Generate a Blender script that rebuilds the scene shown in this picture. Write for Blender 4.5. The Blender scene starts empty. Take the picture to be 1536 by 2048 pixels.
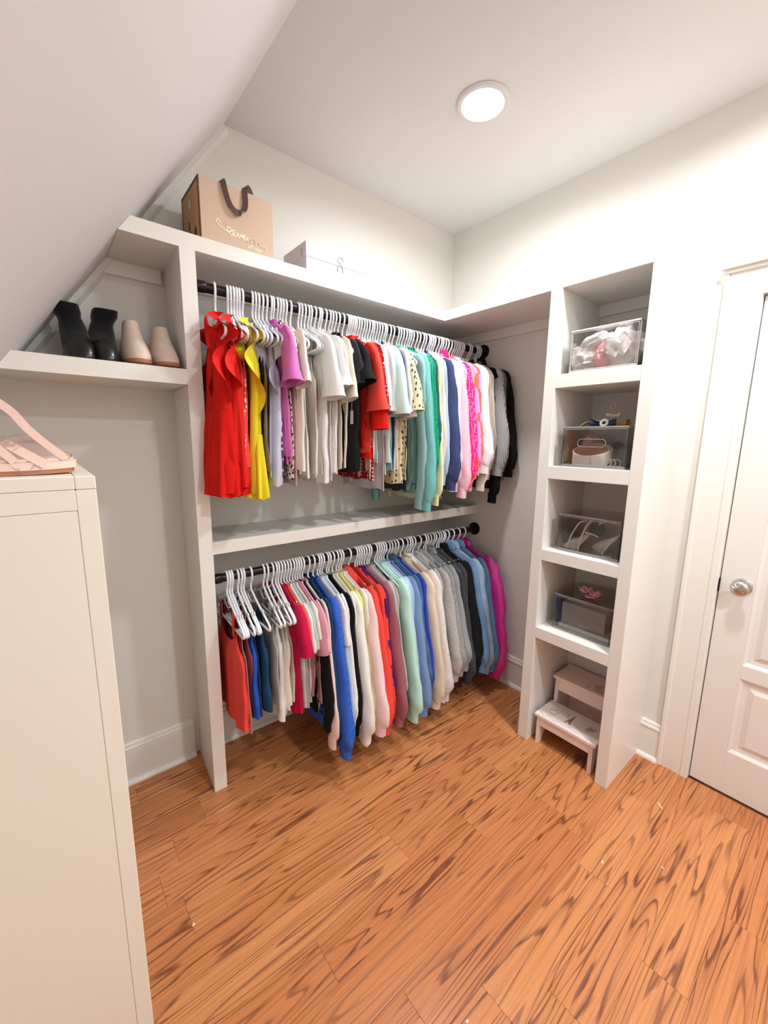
import bpy, bmesh, math, random
from mathutils import Vector, Matrix

# ------------------------------------------------------------------ camera, world, light, exposure
SC = bpy.context.scene
COL = SC.collection
H = 2.772                      # ceiling height
cam_d = bpy.data.cameras.new('camera'); cam = bpy.data.objects.new('camera', cam_d); COL.objects.link(cam)
cam_d.sensor_fit = 'VERTICAL'; cam_d.sensor_height = 36.0; cam_d.sensor_width = 27.0
cam_d.lens = 825.0 / 2048 * 36.0
cam_d.clip_start = 0.02
CR = Vector((0.77217324, -0.63529004, 0.01245211)); CU = Vector((0.09953685, 0.14029213, 0.98509418)); CF = Vector((0.62756746, 0.75942391, -0.1715646))
M = Matrix(((CR.x, CU.x, -CF.x, -2.1383), (CR.y, CU.y, -CF.y, -1.9337), (CR.z, CU.z, -CF.z, 1.5), (0, 0, 0, 1)))
cam.matrix_world = M
SC.camera = cam
w = bpy.data.worlds.new('world'); SC.world = w; w.use_nodes = True
w.node_tree.nodes['Background'].inputs[0].default_value = (0.9, 0.92, 1.0, 1); w.node_tree.nodes['Background'].inputs[1].default_value = 0.3
SC.view_settings.view_transform = 'Standard'; SC.view_settings.look = 'None'
SC.view_settings.exposure = 0.95; SC.view_settings.gamma = 1.0; SC.view_settings.use_curve_mapping = False
SC.cycles.max_bounces = 8; SC.cycles.diffuse_bounces = 4; SC.cycles.glossy_bounces = 3; SC.cycles.transparent_max_bounces = 16
CAN_POWER = 14.0               # watts of each recessed ceiling light, the added fill too
CAN_SPREAD = math.radians(166)
CANS = [(-0.705, -0.76, 0.50), (-0.65, -1.72, 0.80), (-1.20, -2.90, 1.25)]  # last one is unseen, added to brighten the cabinet and lower clothes

# ------------------------------------------------------------------ helpers
def lin(c):
    return tuple(((v / 255) / 12.92 if v / 255 <= 0.04045 else ((v / 255 + 0.055) / 1.055) ** 2.4) for v in c)

def tag(o, label=None, cat=None, group=None, kind=None):
    if label: o['label'] = label
    if cat: o['category'] = cat
    if group: o['group'] = group
    if kind: o['kind'] = kind
    return o

def empty(name, loc=(0, 0, 0), rz=0.0, parent=None):
    o = bpy.data.objects.new(name, None); COL.objects.link(o)
    o.location = loc; o.rotation_euler = (0, 0, rz); o.empty_display_size = 0.02
    if parent: o.parent = parent
    return o

class MB:
    def __init__(s): s.v = []; s.f = []
    def add(s, vs, fs):
        b = len(s.v); s.v += [tuple(p) for p in vs]; s.f += [tuple(i + b for i in f) for f in fs]; return s
    def box(s, x0, x1, y0, y1, z0, z1, b=0.0):
        x0, x1 = min(x0, x1), max(x0, x1); y0, y1 = min(y0, y1), max(y0, y1); z0, z1 = min(z0, z1), max(z0, z1)
        if b <= 0:
            return s.add([(x0,y0,z0),(x1,y0,z0),(x1,y1,z0),(x0,y1,z0),(x0,y0,z1),(x1,y0,z1),(x1,y1,z1),(x0,y1,z1)],
                         [(3,2,1,0),(4,5,6,7),(0,1,5,4),(1,2,6,5),(2,3,7,6),(3,0,4,7)])
        vs = []; idx = {}
        for ix, X in ((0, x0), (1, x1)):
            for iy, Y in ((0, y0), (1, y1)):
                for iz, Z in ((0, z0), (1, z1)):
                    sx, sy, sz = (1, -1)[ix], (1, -1)[iy], (1, -1)[iz]
                    for a in range(3):
                        p = [X + sx * b, Y + sy * b, Z + sz * b]; p[a] = (X, Y, Z)[a]
                        idx[(ix, iy, iz, a)] = len(vs); vs.append(tuple(p))
        fs = []
        for a in range(3):
            o1, o2 = [k for k in range(3) if k != a]
            for e in (0, 1):
                q = []
                for (i, j) in ((0, 0), (1, 0), (1, 1), (0, 1)):
                    k = [0, 0, 0]; k[a] = e; k[o1] = i; k[o2] = j; q.append(idx[(*k, a)])
                if (e == 1) != (a == 1): fs.append(tuple(q))
                else: fs.append(tuple(reversed(q)))
        for a in range(3):               # edges running along axis a
            o1, o2 = [k for k in range(3) if k != a]
            for i in (0, 1):
                for j in (0, 1):
                    k0 = [0, 0, 0]; k0[o1] = i; k0[o2] = j; k1 = list(k0); k1[a] = 1
                    q = (idx[(*k0, o1)], idx[(*k1, o1)], idx[(*k1, o2)], idx[(*k0, o2)])
                    fs.append(q)
        for ix in (0, 1):
            for iy in (0, 1):
                for iz in (0, 1):
                    fs.append(tuple(idx[(ix, iy, iz, a)] for a in range(3)))
        return s.add(vs, fs)
    def tube(s, pts, r, n=6, cap=True, closed=False, flat=1.0):
        pts = [Vector(p) for p in pts]; m = len(pts)
        rs = r if isinstance(r, (list, tuple)) else [r] * m
        vs = []; up = None
        for i, p in enumerate(pts):
            a = pts[(i - 1) % m] if (closed or i > 0) else p; c = pts[(i + 1) % m] if (closed or i < m - 1) else p
            t = (c - a).normalized()
            if up is None:
                up = Vector((0, 0, 1)) if abs(t.z) < .9 else Vector((1, 0, 0))
            nrm = (up - t * up.dot(t))
            if nrm.length < 1e-5: nrm = t.orthogonal()
            nrm.normalize(); up = nrm; bi = t.cross(nrm)
            for k in range(n):
                an = 2 * math.pi * k / n
                vs.append(p + nrm * math.cos(an) * rs[i] + bi * math.sin(an) * rs[i] * flat)
        fs = []
        for i in range(m if closed else m - 1):
            i2 = (i + 1) % m
            for k in range(n):
                fs.append((i*n + k, i*n + (k+1) % n, i2*n + (k+1) % n, i2*n + k))
        if cap and not closed:
            fs.append(tuple(range(n))[::-1]); fs.append(tuple((m-1)*n + k for k in range(n)))
        return s.add(vs, fs)
    def lathe(s, prof, n=24, mat=None, cap=True):   # prof: (r, z) about local z; mat maps to place
        vs = []; fs = []
        for (r, z) in prof:
            for k in range(n):
                a = 2 * math.pi * k / n; vs.append(Vector((r * math.cos(a), r * math.sin(a), z)))
        for i in range(len(prof) - 1):
            for k in range(n):
                fs.append((i*n+k, i*n+(k+1) % n, (i+1)*n+(k+1) % n, (i+1)*n+k))
        if cap: fs.append(tuple(range(n))[::-1]); fs.append(tuple((len(prof)-1)*n+k for k in range(n)))
        if mat is not None: vs = [mat @ v for v in vs]
        return s.add(vs, fs)
    def grid(s, fn, nu, nv, closed_u=False):
        vs = [fn(i / (nu if closed_u else nu - 1), j / (nv - 1)) for j in range(nv) for i in range(nu)]
        fs = []
        for j in range(nv - 1):
            for i in range(nu if closed_u else nu - 1):
                i2 = (i + 1) % nu
                fs.append((j*nu+i, j*nu+i2, (j+1)*nu+i2, (j+1)*nu+i))
        return s.add(vs, fs)
    def prism(s, poly, axis, a0, a1):     # poly in the two other axes (cyclic order), extruded along axis
        def P(u, v, a):
            p = [0, 0, 0]; o = [(axis + 1) % 3, (axis + 2) % 3]; p[o[0]] = u; p[o[1]] = v; p[axis] = a; return tuple(p)
        n = len(poly)
        vs = [P(u, v, a0) for u, v in poly] + [P(u, v, a1) for u, v in poly]
        fs = [tuple(range(n))[::-1], tuple(range(n, 2*n))] + [(i, (i+1) % n, n+(i+1) % n, n+i) for i in range(n)]
        return s.add(vs, fs)
    def mesh(s, name):
        me = bpy.data.meshes.new(name); me.from_pydata(s.v, [], s.f); me.validate(); me.update(); return me
    def build(s, name, mat, parent=None, smooth=None, fix=True):
        me = s.mesh(name)
        if fix:
            bm = bmesh.new(); bm.from_mesh(me); bmesh.ops.recalc_face_normals(bm, faces=bm.faces); bm.to_mesh(me); bm.free()
        return obj(name, me, mat, parent, smooth)

def obj(name, me, mat, parent=None, smooth=None):
    if smooth is not None:
        me.polygons.foreach_set('use_smooth', [True] * len(me.polygons))
        if smooth < 180: me.set_sharp_from_angle(angle=math.radians(smooth))
        me.update()
    if mat is not None and not me.materials: me.materials.append(mat)
    o = bpy.data.objects.new(name, me); COL.objects.link(o)
    if parent: o.parent = parent
    return o

def box_obj(name, mat, dims, b=0.0015, parent=None):
    return MB().box(*dims, b=b).build(name, mat, parent)

def struct(o): o['kind'] = 'structure'; return o

# ------------------------------------------------------------------ materials
def new_mat(name):
    m = bpy.data.materials.new(name); m.use_nodes = True
    nt = m.node_tree; b = nt.nodes['Principled BSDF']; return m, nt, b
def nd(nt, t, **kw):
    n = nt.nodes.new(t)
    for k, v in kw.items(): setattr(n, k, v)
    return n
def plain(name, rgb, rough=0.5, metal=0.0, bump=0.0, scale=60, coat=0.0, spec=0.5, sheen=0.0):
    m, nt, b = new_mat(name)
    c = lin(rgb); b.inputs['Base Color'].default_value = (*c, 1); b.inputs['Roughness'].default_value = rough
    b.inputs['Metallic'].default_value = metal; b.inputs['Coat Weight'].default_value = coat; b.inputs['Specular IOR Level'].default_value = spec
    b.inputs['Sheen Weight'].default_value = sheen
    tc = nd(nt, 'ShaderNodeTexCoord'); nz = nd(nt, 'ShaderNodeTexNoise'); nz.inputs['Scale'].default_value = scale; nz.inputs['Detail'].default_value = 1
    nt.links.new(tc.outputs['Object'], nz.inputs['Vector'])
    if bump > 0:
        bp = nd(nt, 'ShaderNodeBump'); bp.inputs['Strength'].default_value = bump; bp.inputs['Distance'].default_value = 0.002
        nt.links.new(nz.outputs['Fac'], bp.inputs['Height']); nt.links.new(bp.outputs['Normal'], b.inputs['Normal'])
    mr = nd(nt, 'ShaderNodeMapRange'); mr.inputs['To Min'].default_value = max(rough - .04, 0); mr.inputs['To Max'].default_value = min(rough + .04, 1)
    nt.links.new(nz.outputs['Fac'], mr.inputs['Value']); nt.links.new(mr.outputs['Result'], b.inputs['Roughness'])
    return m

MAT = {}
MAT['wall'] = plain('wall_paint', (230, 226, 218), 0.75, bump=0.06, scale=220)
MAT['ceiling'] = plain('ceiling_paint', (222, 220, 219), 0.85, bump=0.06, scale=180)
MAT['trim'] = plain('trim_paint', (233, 229, 221), 0.38, bump=0.03, scale=25)
MAT['cabinet'] = plain('cabinet_paint', (233, 228, 215), 0.42, bump=0.12, scale=18)
MAT['door'] = plain('door_paint', (231, 226, 219), 0.36, bump=0.02, scale=30)
MAT['rod'] = plain('dark_bronze_metal', (38, 32, 31), 0.32, metal=0.7)
MAT['gap'] = plain('dark_gap', (150, 96, 58), 0.8)
MAT['hanger'] = plain('white_plastic', (240, 240, 242), 0.32)
MAT['black'] = plain('black_leather', (14, 13, 14), 0.32, bump=0.1, scale=120, coat=0.2)
MAT['blacksuede'] = plain('black_stretch_fabric', (9, 9, 10), 0.9, sheen=0.2, spec=0.2)
MAT['nude'] = plain('nude_leather', (226, 204, 187), 0.5, bump=0.05, scale=90)
MAT['sole'] = plain('tan_sole', (176, 118, 84), 0.55)
MAT['silver'] = plain('brushed_nickel', (196, 190, 184), 0.28, metal=1.0, bump=0.35, scale=90)
MAT['gold'] = plain('gold_metal', (214, 176, 110), 0.25, metal=1.0)
MAT['foil'] = plain('rose_gold_foil', (255, 244, 222), 0.3, metal=0.0)
MAT['kraft'] = plain('kraft_card', (210, 182, 158), 0.7, bump=0.02)
MAT['kraftdark'] = plain('brown_card', (196, 150, 106), 0.75)
MAT['ribbon'] = plain('brown_satin_ribbon', (86, 56, 48), 0.38, sheen=0.3)
MAT['whitecard'] = plain('white_card', (214, 211, 217), 0.6)
MAT['greylogo'] = plain('grey_print', (168, 164, 164), 0.6)
MAT['printdark'] = plain('dark_print', (92, 60, 44), 0.7)
MAT['hole'] = plain('dark_hole', (50, 22, 16), 0.8)
MAT['pinkleather'] = plain('pale_pink_leather', (238, 206, 192), 0.45, bump=0.06, scale=140)
MAT['stool'] = plain('white_pink_paint', (238, 222, 214), 0.33, bump=0.05, scale=22)
MAT['stoolprint'] = plain('brown_print', (150, 118, 96), 0.6)
MAT['stoolprintpink'] = plain('pink_print', (206, 158, 150), 0.6)
MAT['whitecloth'] = plain('white_cloth', (236, 230, 224), 0.85, bump=0.2, scale=160, sheen=0.2)
MAT['pinkcloth'] = plain('pink_cloth', (238, 178, 176), 0.85, bump=0.2, scale=160)
MAT['whiteleather'] = plain('white_leather', (240, 236, 230), 0.42, bump=0.05)
MAT['tanleather'] = plain('tan_suede', (198, 150, 118), 0.8)
MAT['greycloth'] = plain('grey_felt', (116, 112, 112), 0.9)
MAT['greycard'] = plain('slate_card', (158, 162, 168), 0.7)
MAT['palecard'] = plain('pale_card', (206, 210, 214), 0.6)
MAT['blackcloth'] = plain('black_cloth', (14, 13, 14), 0.8)
MAT['bluebow'] = plain('blue_satin', (34, 52, 110), 0.45)
MAT['goldbow'] = plain('gold_cloth', (190, 150, 84), 0.5, bump=0.2)
MAT['creambow'] = plain('cream_cloth', (224, 206, 178), 0.7)
MAT['flower'] = plain('pink_acetate', (232, 170, 176), 0.3, coat=0.4)
MAT['flowerdark'] = plain('burgundy_centre', (96, 24, 34), 0.4)
MAT['debris'] = plain('white_scrap', (240, 238, 234), 0.7)

def acrylic(name, tint, refl=0.12):
    m, nt, b = new_mat(name); nt.nodes.remove(b); out = nt.nodes['Material Output']
    tr = nd(nt, 'ShaderNodeBsdfTransparent'); tr.inputs['Color'].default_value = (*tint, 1)
    gl = nd(nt, 'ShaderNodeBsdfGlossy'); gl.inputs['Roughness'].default_value = 0.08; gl.inputs['Color'].default_value = (1, 1, 1, 1)
    fr = nd(nt, 'ShaderNodeLayerWeight'); fr.inputs['Blend'].default_value = 0.25
    nz = nd(nt, 'ShaderNodeTexNoise'); nz.inputs['Scale'].default_value = 8
    mu = nd(nt, 'ShaderNodeMath', operation='MULTIPLY_ADD'); mu.inputs[1].default_value = 0.5; mu.inputs[2].default_value = refl
    nt.links.new(fr.outputs['Fresnel'], mu.inputs[0])
    bp = nd(nt, 'ShaderNodeBump'); bp.inputs['Strength'].default_value = 0.02; nt.links.new(nz.outputs['Fac'], bp.inputs['Height']); nt.links.new(bp.outputs['Normal'], gl.inputs['Normal'])
    mx = nd(nt, 'ShaderNodeMixShader'); nt.links.new(mu.outputs[0], mx.inputs[0]); nt.links.new(tr.outputs[0], mx.inputs[1]); nt.links.new(gl.outputs[0], mx.inputs[2])
    nt.links.new(mx.outputs[0], out.inputs['Surface']); return m
MAT['acrylic'] = acrylic('clear_acrylic', (0.96, 0.955, 0.955), 0.07)
MAT['smoke'] = acrylic('smoky_acrylic', (0.90, 0.885, 0.87), 0.03)
MAT['smokedark'] = acrylic('smoky_acrylic_edge', (0.35, 0.32, 0.30), 0.10)
MAT['edge'] = plain('acrylic_edge_highlight', (206, 202, 200), 0.2)  # opaque light grey, painted in for the highlights along clear box edges
MAT['edgesmoke'] = plain('smoky_rim_highlight', (150, 144, 140), 0.2)  # same painted edge highlight, duller for the smoky boxes
MAT['plastic'] = acrylic('clear_plastic_film', (0.95, 0.94, 0.95), 0.10)
MAT['vinyl'] = acrylic('clear_vinyl', (0.95, 0.91, 0.90), 0.10)

# oak planks: growth-ring contours per plank, fine pores, a tint of its own for every plank
def wood():
    m, nt, b = new_mat('oak_planks'); L = nt.links.new
    tc = nd(nt, 'ShaderNodeTexCoord'); oi = nd(nt, 'ShaderNodeObjectInfo')
    off = nd(nt, 'ShaderNodeVectorMath', operation='SCALE'); off.inputs[0].default_value = (37.3, 91.7, 13.1); L(oi.outputs['Random'], off.inputs['Scale'])
    ad = nd(nt, 'ShaderNodeVectorMath', operation='ADD'); L(tc.outputs['Object'], ad.inputs[0]); L(off.outputs[0], ad.inputs[1])
    def stretched(sx, sy, scale, detail, rough=0.5, dist=0.0):
        mp = nd(nt, 'ShaderNodeVectorMath', operation='MULTIPLY'); mp.inputs[1].default_value = (sx, sy, 1); L(ad.outputs[0], mp.inputs[0])
        n = nd(nt, 'ShaderNodeTexNoise'); n.inputs['Scale'].default_value = scale; n.inputs['Detail'].default_value = detail; n.inputs['Roughness'].default_value = rough; n.inputs['Distortion'].default_value = dist
        L(mp.outputs[0], n.inputs['Vector']); return n
    rings = stretched(0.55, 8.0, 1.2, 2.5, 0.42, 0.35)
    jag = stretched(5.0, 60.0, 1.0, 2.0)
    fr0 = nd(nt, 'ShaderNodeMath', operation='MULTIPLY_ADD'); fr0.inputs[1].default_value = 16.0
    jm = nd(nt, 'ShaderNodeMath', operation='MULTIPLY'); jm.inputs[1].default_value = 0.55; L(jag.outputs['Fac'], jm.inputs[0])
    L(rings.outputs['Fac'], fr0.inputs[0]); L(jm.outputs[0], fr0.inputs[2])
    fr = nd(nt, 'ShaderNodeMath', operation='FRACT'); L(fr0.outputs[0], fr.inputs[0])
    ramp = nd(nt, 'ShaderNodeValToRGB'); e = ramp.color_ramp.elements
    e[0].position = 0.0; e[0].color = (0, 0, 0, 1); e[1].position = 1.0; e[1].color = (0.1, 0.1, 0.1, 1)
    for pos, v in ((0.48, 0.02), (0.72, 0.20), (0.86, 0.95), (0.935, 0.8)):
        k = ramp.color_ramp.elements.new(pos); k.color = (v, v, v, 1)
    L(fr.outputs[0], ramp.inputs[0])
    patch = stretched(1.4, 5.0, 1.3, 2.0)
    pr = nd(nt, 'ShaderNodeMapRange'); pr.inputs['From Min'].default_value = 0.36; pr.inputs['From Max'].default_value = 0.62; L(patch.outputs['Fac'], pr.inputs['Value'])
    gm = nd(nt, 'ShaderNodeMath', operation='MULTIPLY'); L(ramp.outputs[0], gm.inputs[0])
    pm = nd(nt, 'ShaderNodeMath', operation='MULTIPLY_ADD'); pm.inputs[1].default_value = 0.6; pm.inputs[2].default_value = 0.4; L(pr.outputs[0], pm.inputs[0]); L(pm.outputs[0], gm.inputs[1])
    pores = stretched(2.6, 150.0, 1.0, 3.0, 0.6)
    po = nd(nt, 'ShaderNodeMapRange'); po.inputs['From Min'].default_value = 0.46; po.inputs['From Max'].default_value = 0.78; po.inputs['To Max'].default_value = 0.55; L(pores.outputs['Fac'], po.inputs['Value'])
    tot = nd(nt, 'ShaderNodeMath', operation='ADD', use_clamp=True); L(gm.outputs[0], tot.inputs[0]); L(po.outputs[0], tot.inputs[1])
    base = nd(nt, 'ShaderNodeMix', data_type='RGBA'); base.inputs['A'].default_value = (*lin((214, 145, 91)), 1); base.inputs['B'].default_value = (*lin((196, 122, 74)), 1); L(oi.outputs['Random'], base.inputs['Factor'])
    broad = stretched(0.8, 3.0, 1.0, 1.0)
    b2 = nd(nt, 'ShaderNodeMix', data_type='RGBA'); b2.inputs['B'].default_value = (*lin((192, 114, 62)), 1); L(base.outputs['Result'], b2.inputs['A'])
    bm_ = nd(nt, 'ShaderNodeMath', operation='MULTIPLY'); bm_.inputs[1].default_value = 0.55; L(broad.outputs['Fac'], bm_.inputs[0]); L(bm_.outputs[0], b2.inputs['Factor'])
    mx = nd(nt, 'ShaderNodeMix', data_type='RGBA'); mx.inputs['B'].default_value = (*lin((92, 40, 16)), 1); L(b2.outputs['Result'], mx.inputs['A'])
    tm = nd(nt, 'ShaderNodeMath', operation='MULTIPLY'); tm.inputs[1].default_value = 0.86; L(tot.outputs[0], tm.inputs[0]); L(tm.outputs[0], mx.inputs['Factor'])
    L(mx.outputs['Result'], b.inputs['Base Color'])
    ro = nd(nt, 'ShaderNodeMapRange'); ro.inputs['To Min'].default_value = 0.27; ro.inputs['To Max'].default_value = 0.40; L(tot.outputs[0], ro.inputs['Value']); L(ro.outputs[0], b.inputs['Roughness'])
    b.inputs['Specular IOR Level'].default_value = 0.45
    return m
MAT['wood'] = wood()

_fab = {}
def fabric(rgb, pat=None, rgb2=(30, 30, 34), rough=0.85):
    key = (rgb, pat, rgb2, rough)
    if key in _fab: return _fab[key]
    m, nt, b = new_mat('fabric_%s_%d' % (pat or 'plain', len(_fab))); L = nt.links.new
    c1 = (*lin(rgb), 1); c2 = (*lin(rgb2), 1)
    b.inputs['Roughness'].default_value = rough; b.inputs['Specular IOR Level'].default_value = 0.25 if rough > .4 else .7
    if rough < .3: b.inputs['Coat Weight'].default_value = .5; b.inputs['Coat Roughness'].default_value = .12
    tc = nd(nt, 'ShaderNodeTexCoord'); src = tc.outputs['Object']
    fine = nd(nt, 'ShaderNodeTexNoise'); fine.inputs['Scale'].default_value = 420; fine.inputs['Detail'].default_value = 0; L(src, fine.inputs['Vector'])
    mx = nd(nt, 'ShaderNodeMix', data_type='RGBA'); mx.inputs['A'].default_value = c1; mx.inputs['B'].default_value = c2
    h = fine.outputs['Fac']; strength = 0.15
    if pat is None:
        mx.inputs['B'].default_value = (*[v * 0.86 for v in c1[:3]], 1); L(fine.outputs['Fac'], mx.inputs['Factor'])
    elif pat == 'heather':
        n2 = nd(nt, 'ShaderNodeTexNoise'); n2.inputs['Scale'].default_value = 160; n2.inputs['Detail'].default_value = 4; L(src, n2.inputs['Vector'])
        r = nd(nt, 'ShaderNodeMapRange'); r.inputs['From Min'].default_value = .45; r.inputs['From Max'].default_value = .75; L(n2.outputs['Fac'], r.inputs['Value']); L(r.outputs[0], mx.inputs['Factor'])
    elif pat in ('dots', 'dashes', 'floral', 'knit'):
        mp = nd(nt, 'ShaderNodeVectorMath', operation='MULTIPLY'); mp.inputs[1].default_value = {'dots': (60, 60, 60), 'dashes': (60, 75, 38), 'floral': (75, 75, 75), 'knit': (130, 130, 100)}[pat]; L(src, mp.inputs[0])
        vo = nd(nt, 'ShaderNodeTexVoronoi'); vo.inputs['Scale'].default_value = 1.0; vo.inputs['Randomness'].default_value = 0.35 if pat != 'floral' else 1.0; L(mp.outputs[0], vo.inputs['Vector'])
        r = nd(nt, 'ShaderNodeMapRange'); r.inputs['From Min'].default_value = .34; r.inputs['From Max'].default_value = .28; L(vo.outputs['Distance'], r.inputs['Value']); L(r.outputs[0], mx.inputs['Factor'])
        if pat == 'floral': r.inputs['From Min'].default_value = .46; r.inputs['From Max'].default_value = .36
    elif pat == 'rib':
        wv = nd(nt, 'ShaderNodeTexWave'); wv.bands_direction = 'Y' if pat == 'rib' else 'DIAGONAL'; wv.inputs['Scale'].default_value = 42 if pat == 'rib' else 40
        wv.inputs['Distortion'].default_value = 0.4; L(src, wv.inputs['Vector']); L(wv.outputs['Fac'], mx.inputs['Factor']); h = wv.outputs['Fac']; strength = 0.6
    elif pat == 'denim':
        n2 = nd(nt, 'ShaderNodeTexNoise'); n2.inputs['Scale'].default_value = 14; n2.inputs['Detail'].default_value = 6; L(src, n2.inputs['Vector']); L(n2.outputs['Fac'], mx.inputs['Factor'])
    elif pat == 'blocks':      # broad colour fields
        n2 = nd(nt, 'ShaderNodeTexNoise'); n2.inputs['Scale'].default_value = 11; L(src, n2.inputs['Vector'])
        r = nd(nt, 'ShaderNodeMapRange'); r.inputs['From Min'].default_value = .49; r.inputs['From Max'].default_value = .52; L(n2.outputs['Fac'], r.inputs['Value']); L(r.outputs[0], mx.inputs['Factor'])
    L(mx.outputs['Result'], b.inputs['Base Color'])
    bp = nd(nt, 'ShaderNodeBump'); bp.inputs['Strength'].default_value = strength; bp.inputs['Distance'].default_value = 0.0015
    L(h, bp.inputs['Height']); L(bp.outputs['Normal'], b.inputs['Normal'])
    _fab[key] = m; return m

# ------------------------------------------------------------------ the room
XC, SLOPE = -1.424, 1.367            # crease of the sloped ceiling, fall per metre
XK = -2.90                           # knee wall
YB = -3.35                           # wall behind the photographer
def slope_x(z): return XC - (H - z) / SLOPE
DA, DB = 0.295, 0.370                # shelf depth along the two walls
ZS, TS = 2.194, 0.051                # top shelf
XD, XR = -1.706, -1.654              # divider panel
YS, YS2, YO, YT = -0.907, -0.9595, -1.2973, -1.348   # cubby tower uprights
ROD_Y = -0.278; ZR1, ZR2 = 2.035, 0.940

floor = struct(box_obj('floor', MAT['gap'], (XK - .1, 0.12, YB - .1, 0.12, -0.12, -0.0115), b=0))
PW = 0.1268
rowy = [-1.287 + PW * k for k in range(11)]          # seam lines measured on the floor
known = {}                                            # butt joints seen in the photograph, by row
for x, y in ((-0.73, -0.715), (-0.404, -0.845), (-0.967, -1.095), (-0.638, -1.222), (-1.25, -0.97), (-1.773, -0.33), (-1.921, -0.71), (-1.513, -1.35), (-1.334, -1.47), (-0.92, -1.735)):
    known.setdefault(math.floor((y + 1.287) / PW), []).append(x)
rng = random.Random(11)
k0 = math.floor((YB + 1.287) / PW); k1 = math.floor((0 + 1.287) / PW)
for k in range(k0, k1 + 1):
    ya, yb = -1.287 + PW * k, -1.287 + PW * (k + 1)
    ya = max(ya, YB); yb = min(yb, 0.0)
    if yb - ya < 0.004: continue
    cuts = sorted(known.get(k, []))
    if not cuts: cuts = [-0.35 - rng.random() * 1.0]
    xs = list(cuts); x = cuts[0]
    while x > XK + 0.9:
        x -= 0.62 + rng.random() * 0.75; xs.append(x)
    x = cuts[-1]
    while x < -0.75:
        x += 0.55 + rng.random() * 0.6; xs.append(x)
    xs = sorted([v for v in xs if XK + .15 < v < -0.12]); xs = [XK] + xs + [0.0]
    for a, b in zip(xs[:-1], xs[1:]):
        cx, cy = (a + b) / 2, (ya + yb) / 2; g = 0.0002
        hx, hy = (b - a) / 2 - g, (yb - ya) / 2 - g
        m = MB().box(-hx, hx, -hy, hy, -0.011, 0.0, b=0.0007)
        o = m.build('plank', MAT['wood'], floor); o.location = (cx, cy, 0)

struct(box_obj('wall_back', MAT['wall'], (XK - .1, 0.12, 0.0, 0.12, 0, H + .1), b=0))
# wall with the door
DY0, DY1, DZ = -1.553, -2.316, 2.052
wr = MB().box(0, 0.12, DY0, 0.0, 0, H + .1).box(0, 0.12, YB - .1, DY1, 0, H + .1).box(0, 0.12, DY1, DY0, DZ, H + .1)
struct(wr.build('wall_right', MAT['wall']))
struct(box_obj('wall_left', MAT['wall'], (XK - .1, XK, YB - .1, 0.0, 0, 1.0), b=0))
struct(box_obj('wall_front', MAT['wall'], (XK - .1, 0.12, YB - .1, YB, 0, H + .1), b=0))
zk = H - (XC - (XK - .1)) * SLOPE
cl = MB().prism([(H, 0.12), (H + .1, 0.12), (H + .1, XC - .04), (zk + .1, XK - .14), (zk, XK - .1), (H, XC)], 1, YB - .1, 0.0)
struct(cl.build('ceiling', MAT['ceiling']))
# narrow strip where the sloped ceiling meets the wall
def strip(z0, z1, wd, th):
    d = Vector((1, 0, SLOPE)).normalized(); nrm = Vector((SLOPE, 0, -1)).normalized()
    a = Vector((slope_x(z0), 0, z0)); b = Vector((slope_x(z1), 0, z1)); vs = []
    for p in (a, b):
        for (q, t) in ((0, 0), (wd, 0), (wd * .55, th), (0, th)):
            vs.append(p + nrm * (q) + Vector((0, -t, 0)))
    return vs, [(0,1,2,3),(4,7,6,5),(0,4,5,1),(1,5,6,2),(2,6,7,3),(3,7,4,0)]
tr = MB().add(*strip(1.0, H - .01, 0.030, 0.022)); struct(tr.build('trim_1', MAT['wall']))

def baseboard(name, axis, a0, a1, sgn=-1):
    # profile: (out from wall, height)
    prof = [(0, 0), (0.016, 0), (0.016, 0.150), (0.013, 0.153), (0.019, 0.157), (0.019, 0.166), (0.014, 0.171), (0.012, 0.182), (0.006, 0.188), (0, 0.188)]
    if axis == 0: poly = [(-o, z) for o, z in prof]          # along x, stands off wall_back (y = 0)
    else: poly = [(z, -o) for o, z in prof]                   # along y, stands off wall_right (x = 0)
    b = struct(MB().prism(poly, axis, a0, a1).build(name, MAT['trim']))
    q = [(0.016, 0.0)] + [(0.016 + 0.016 * math.cos(t), 0.019 * math.sin(t)) for t in [i * math.pi / 12 for i in range(7)]]
    poly = [(-o, z) for o, z in q] if axis == 0 else [(z, -o) for o, z in q]
    MB().prism(poly, axis, a0, a1).build('shoe_molding', MAT['trim'], b, smooth=40)
    return b
baseboard('baseboard_back', 0, XK, XD)
baseboard('baseboard_back', 0, XR, -0.016)
baseboard('baseboard_right', 1, YS, 0.0)
baseboard('baseboard_right', 1, -1.432, YT)

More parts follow.
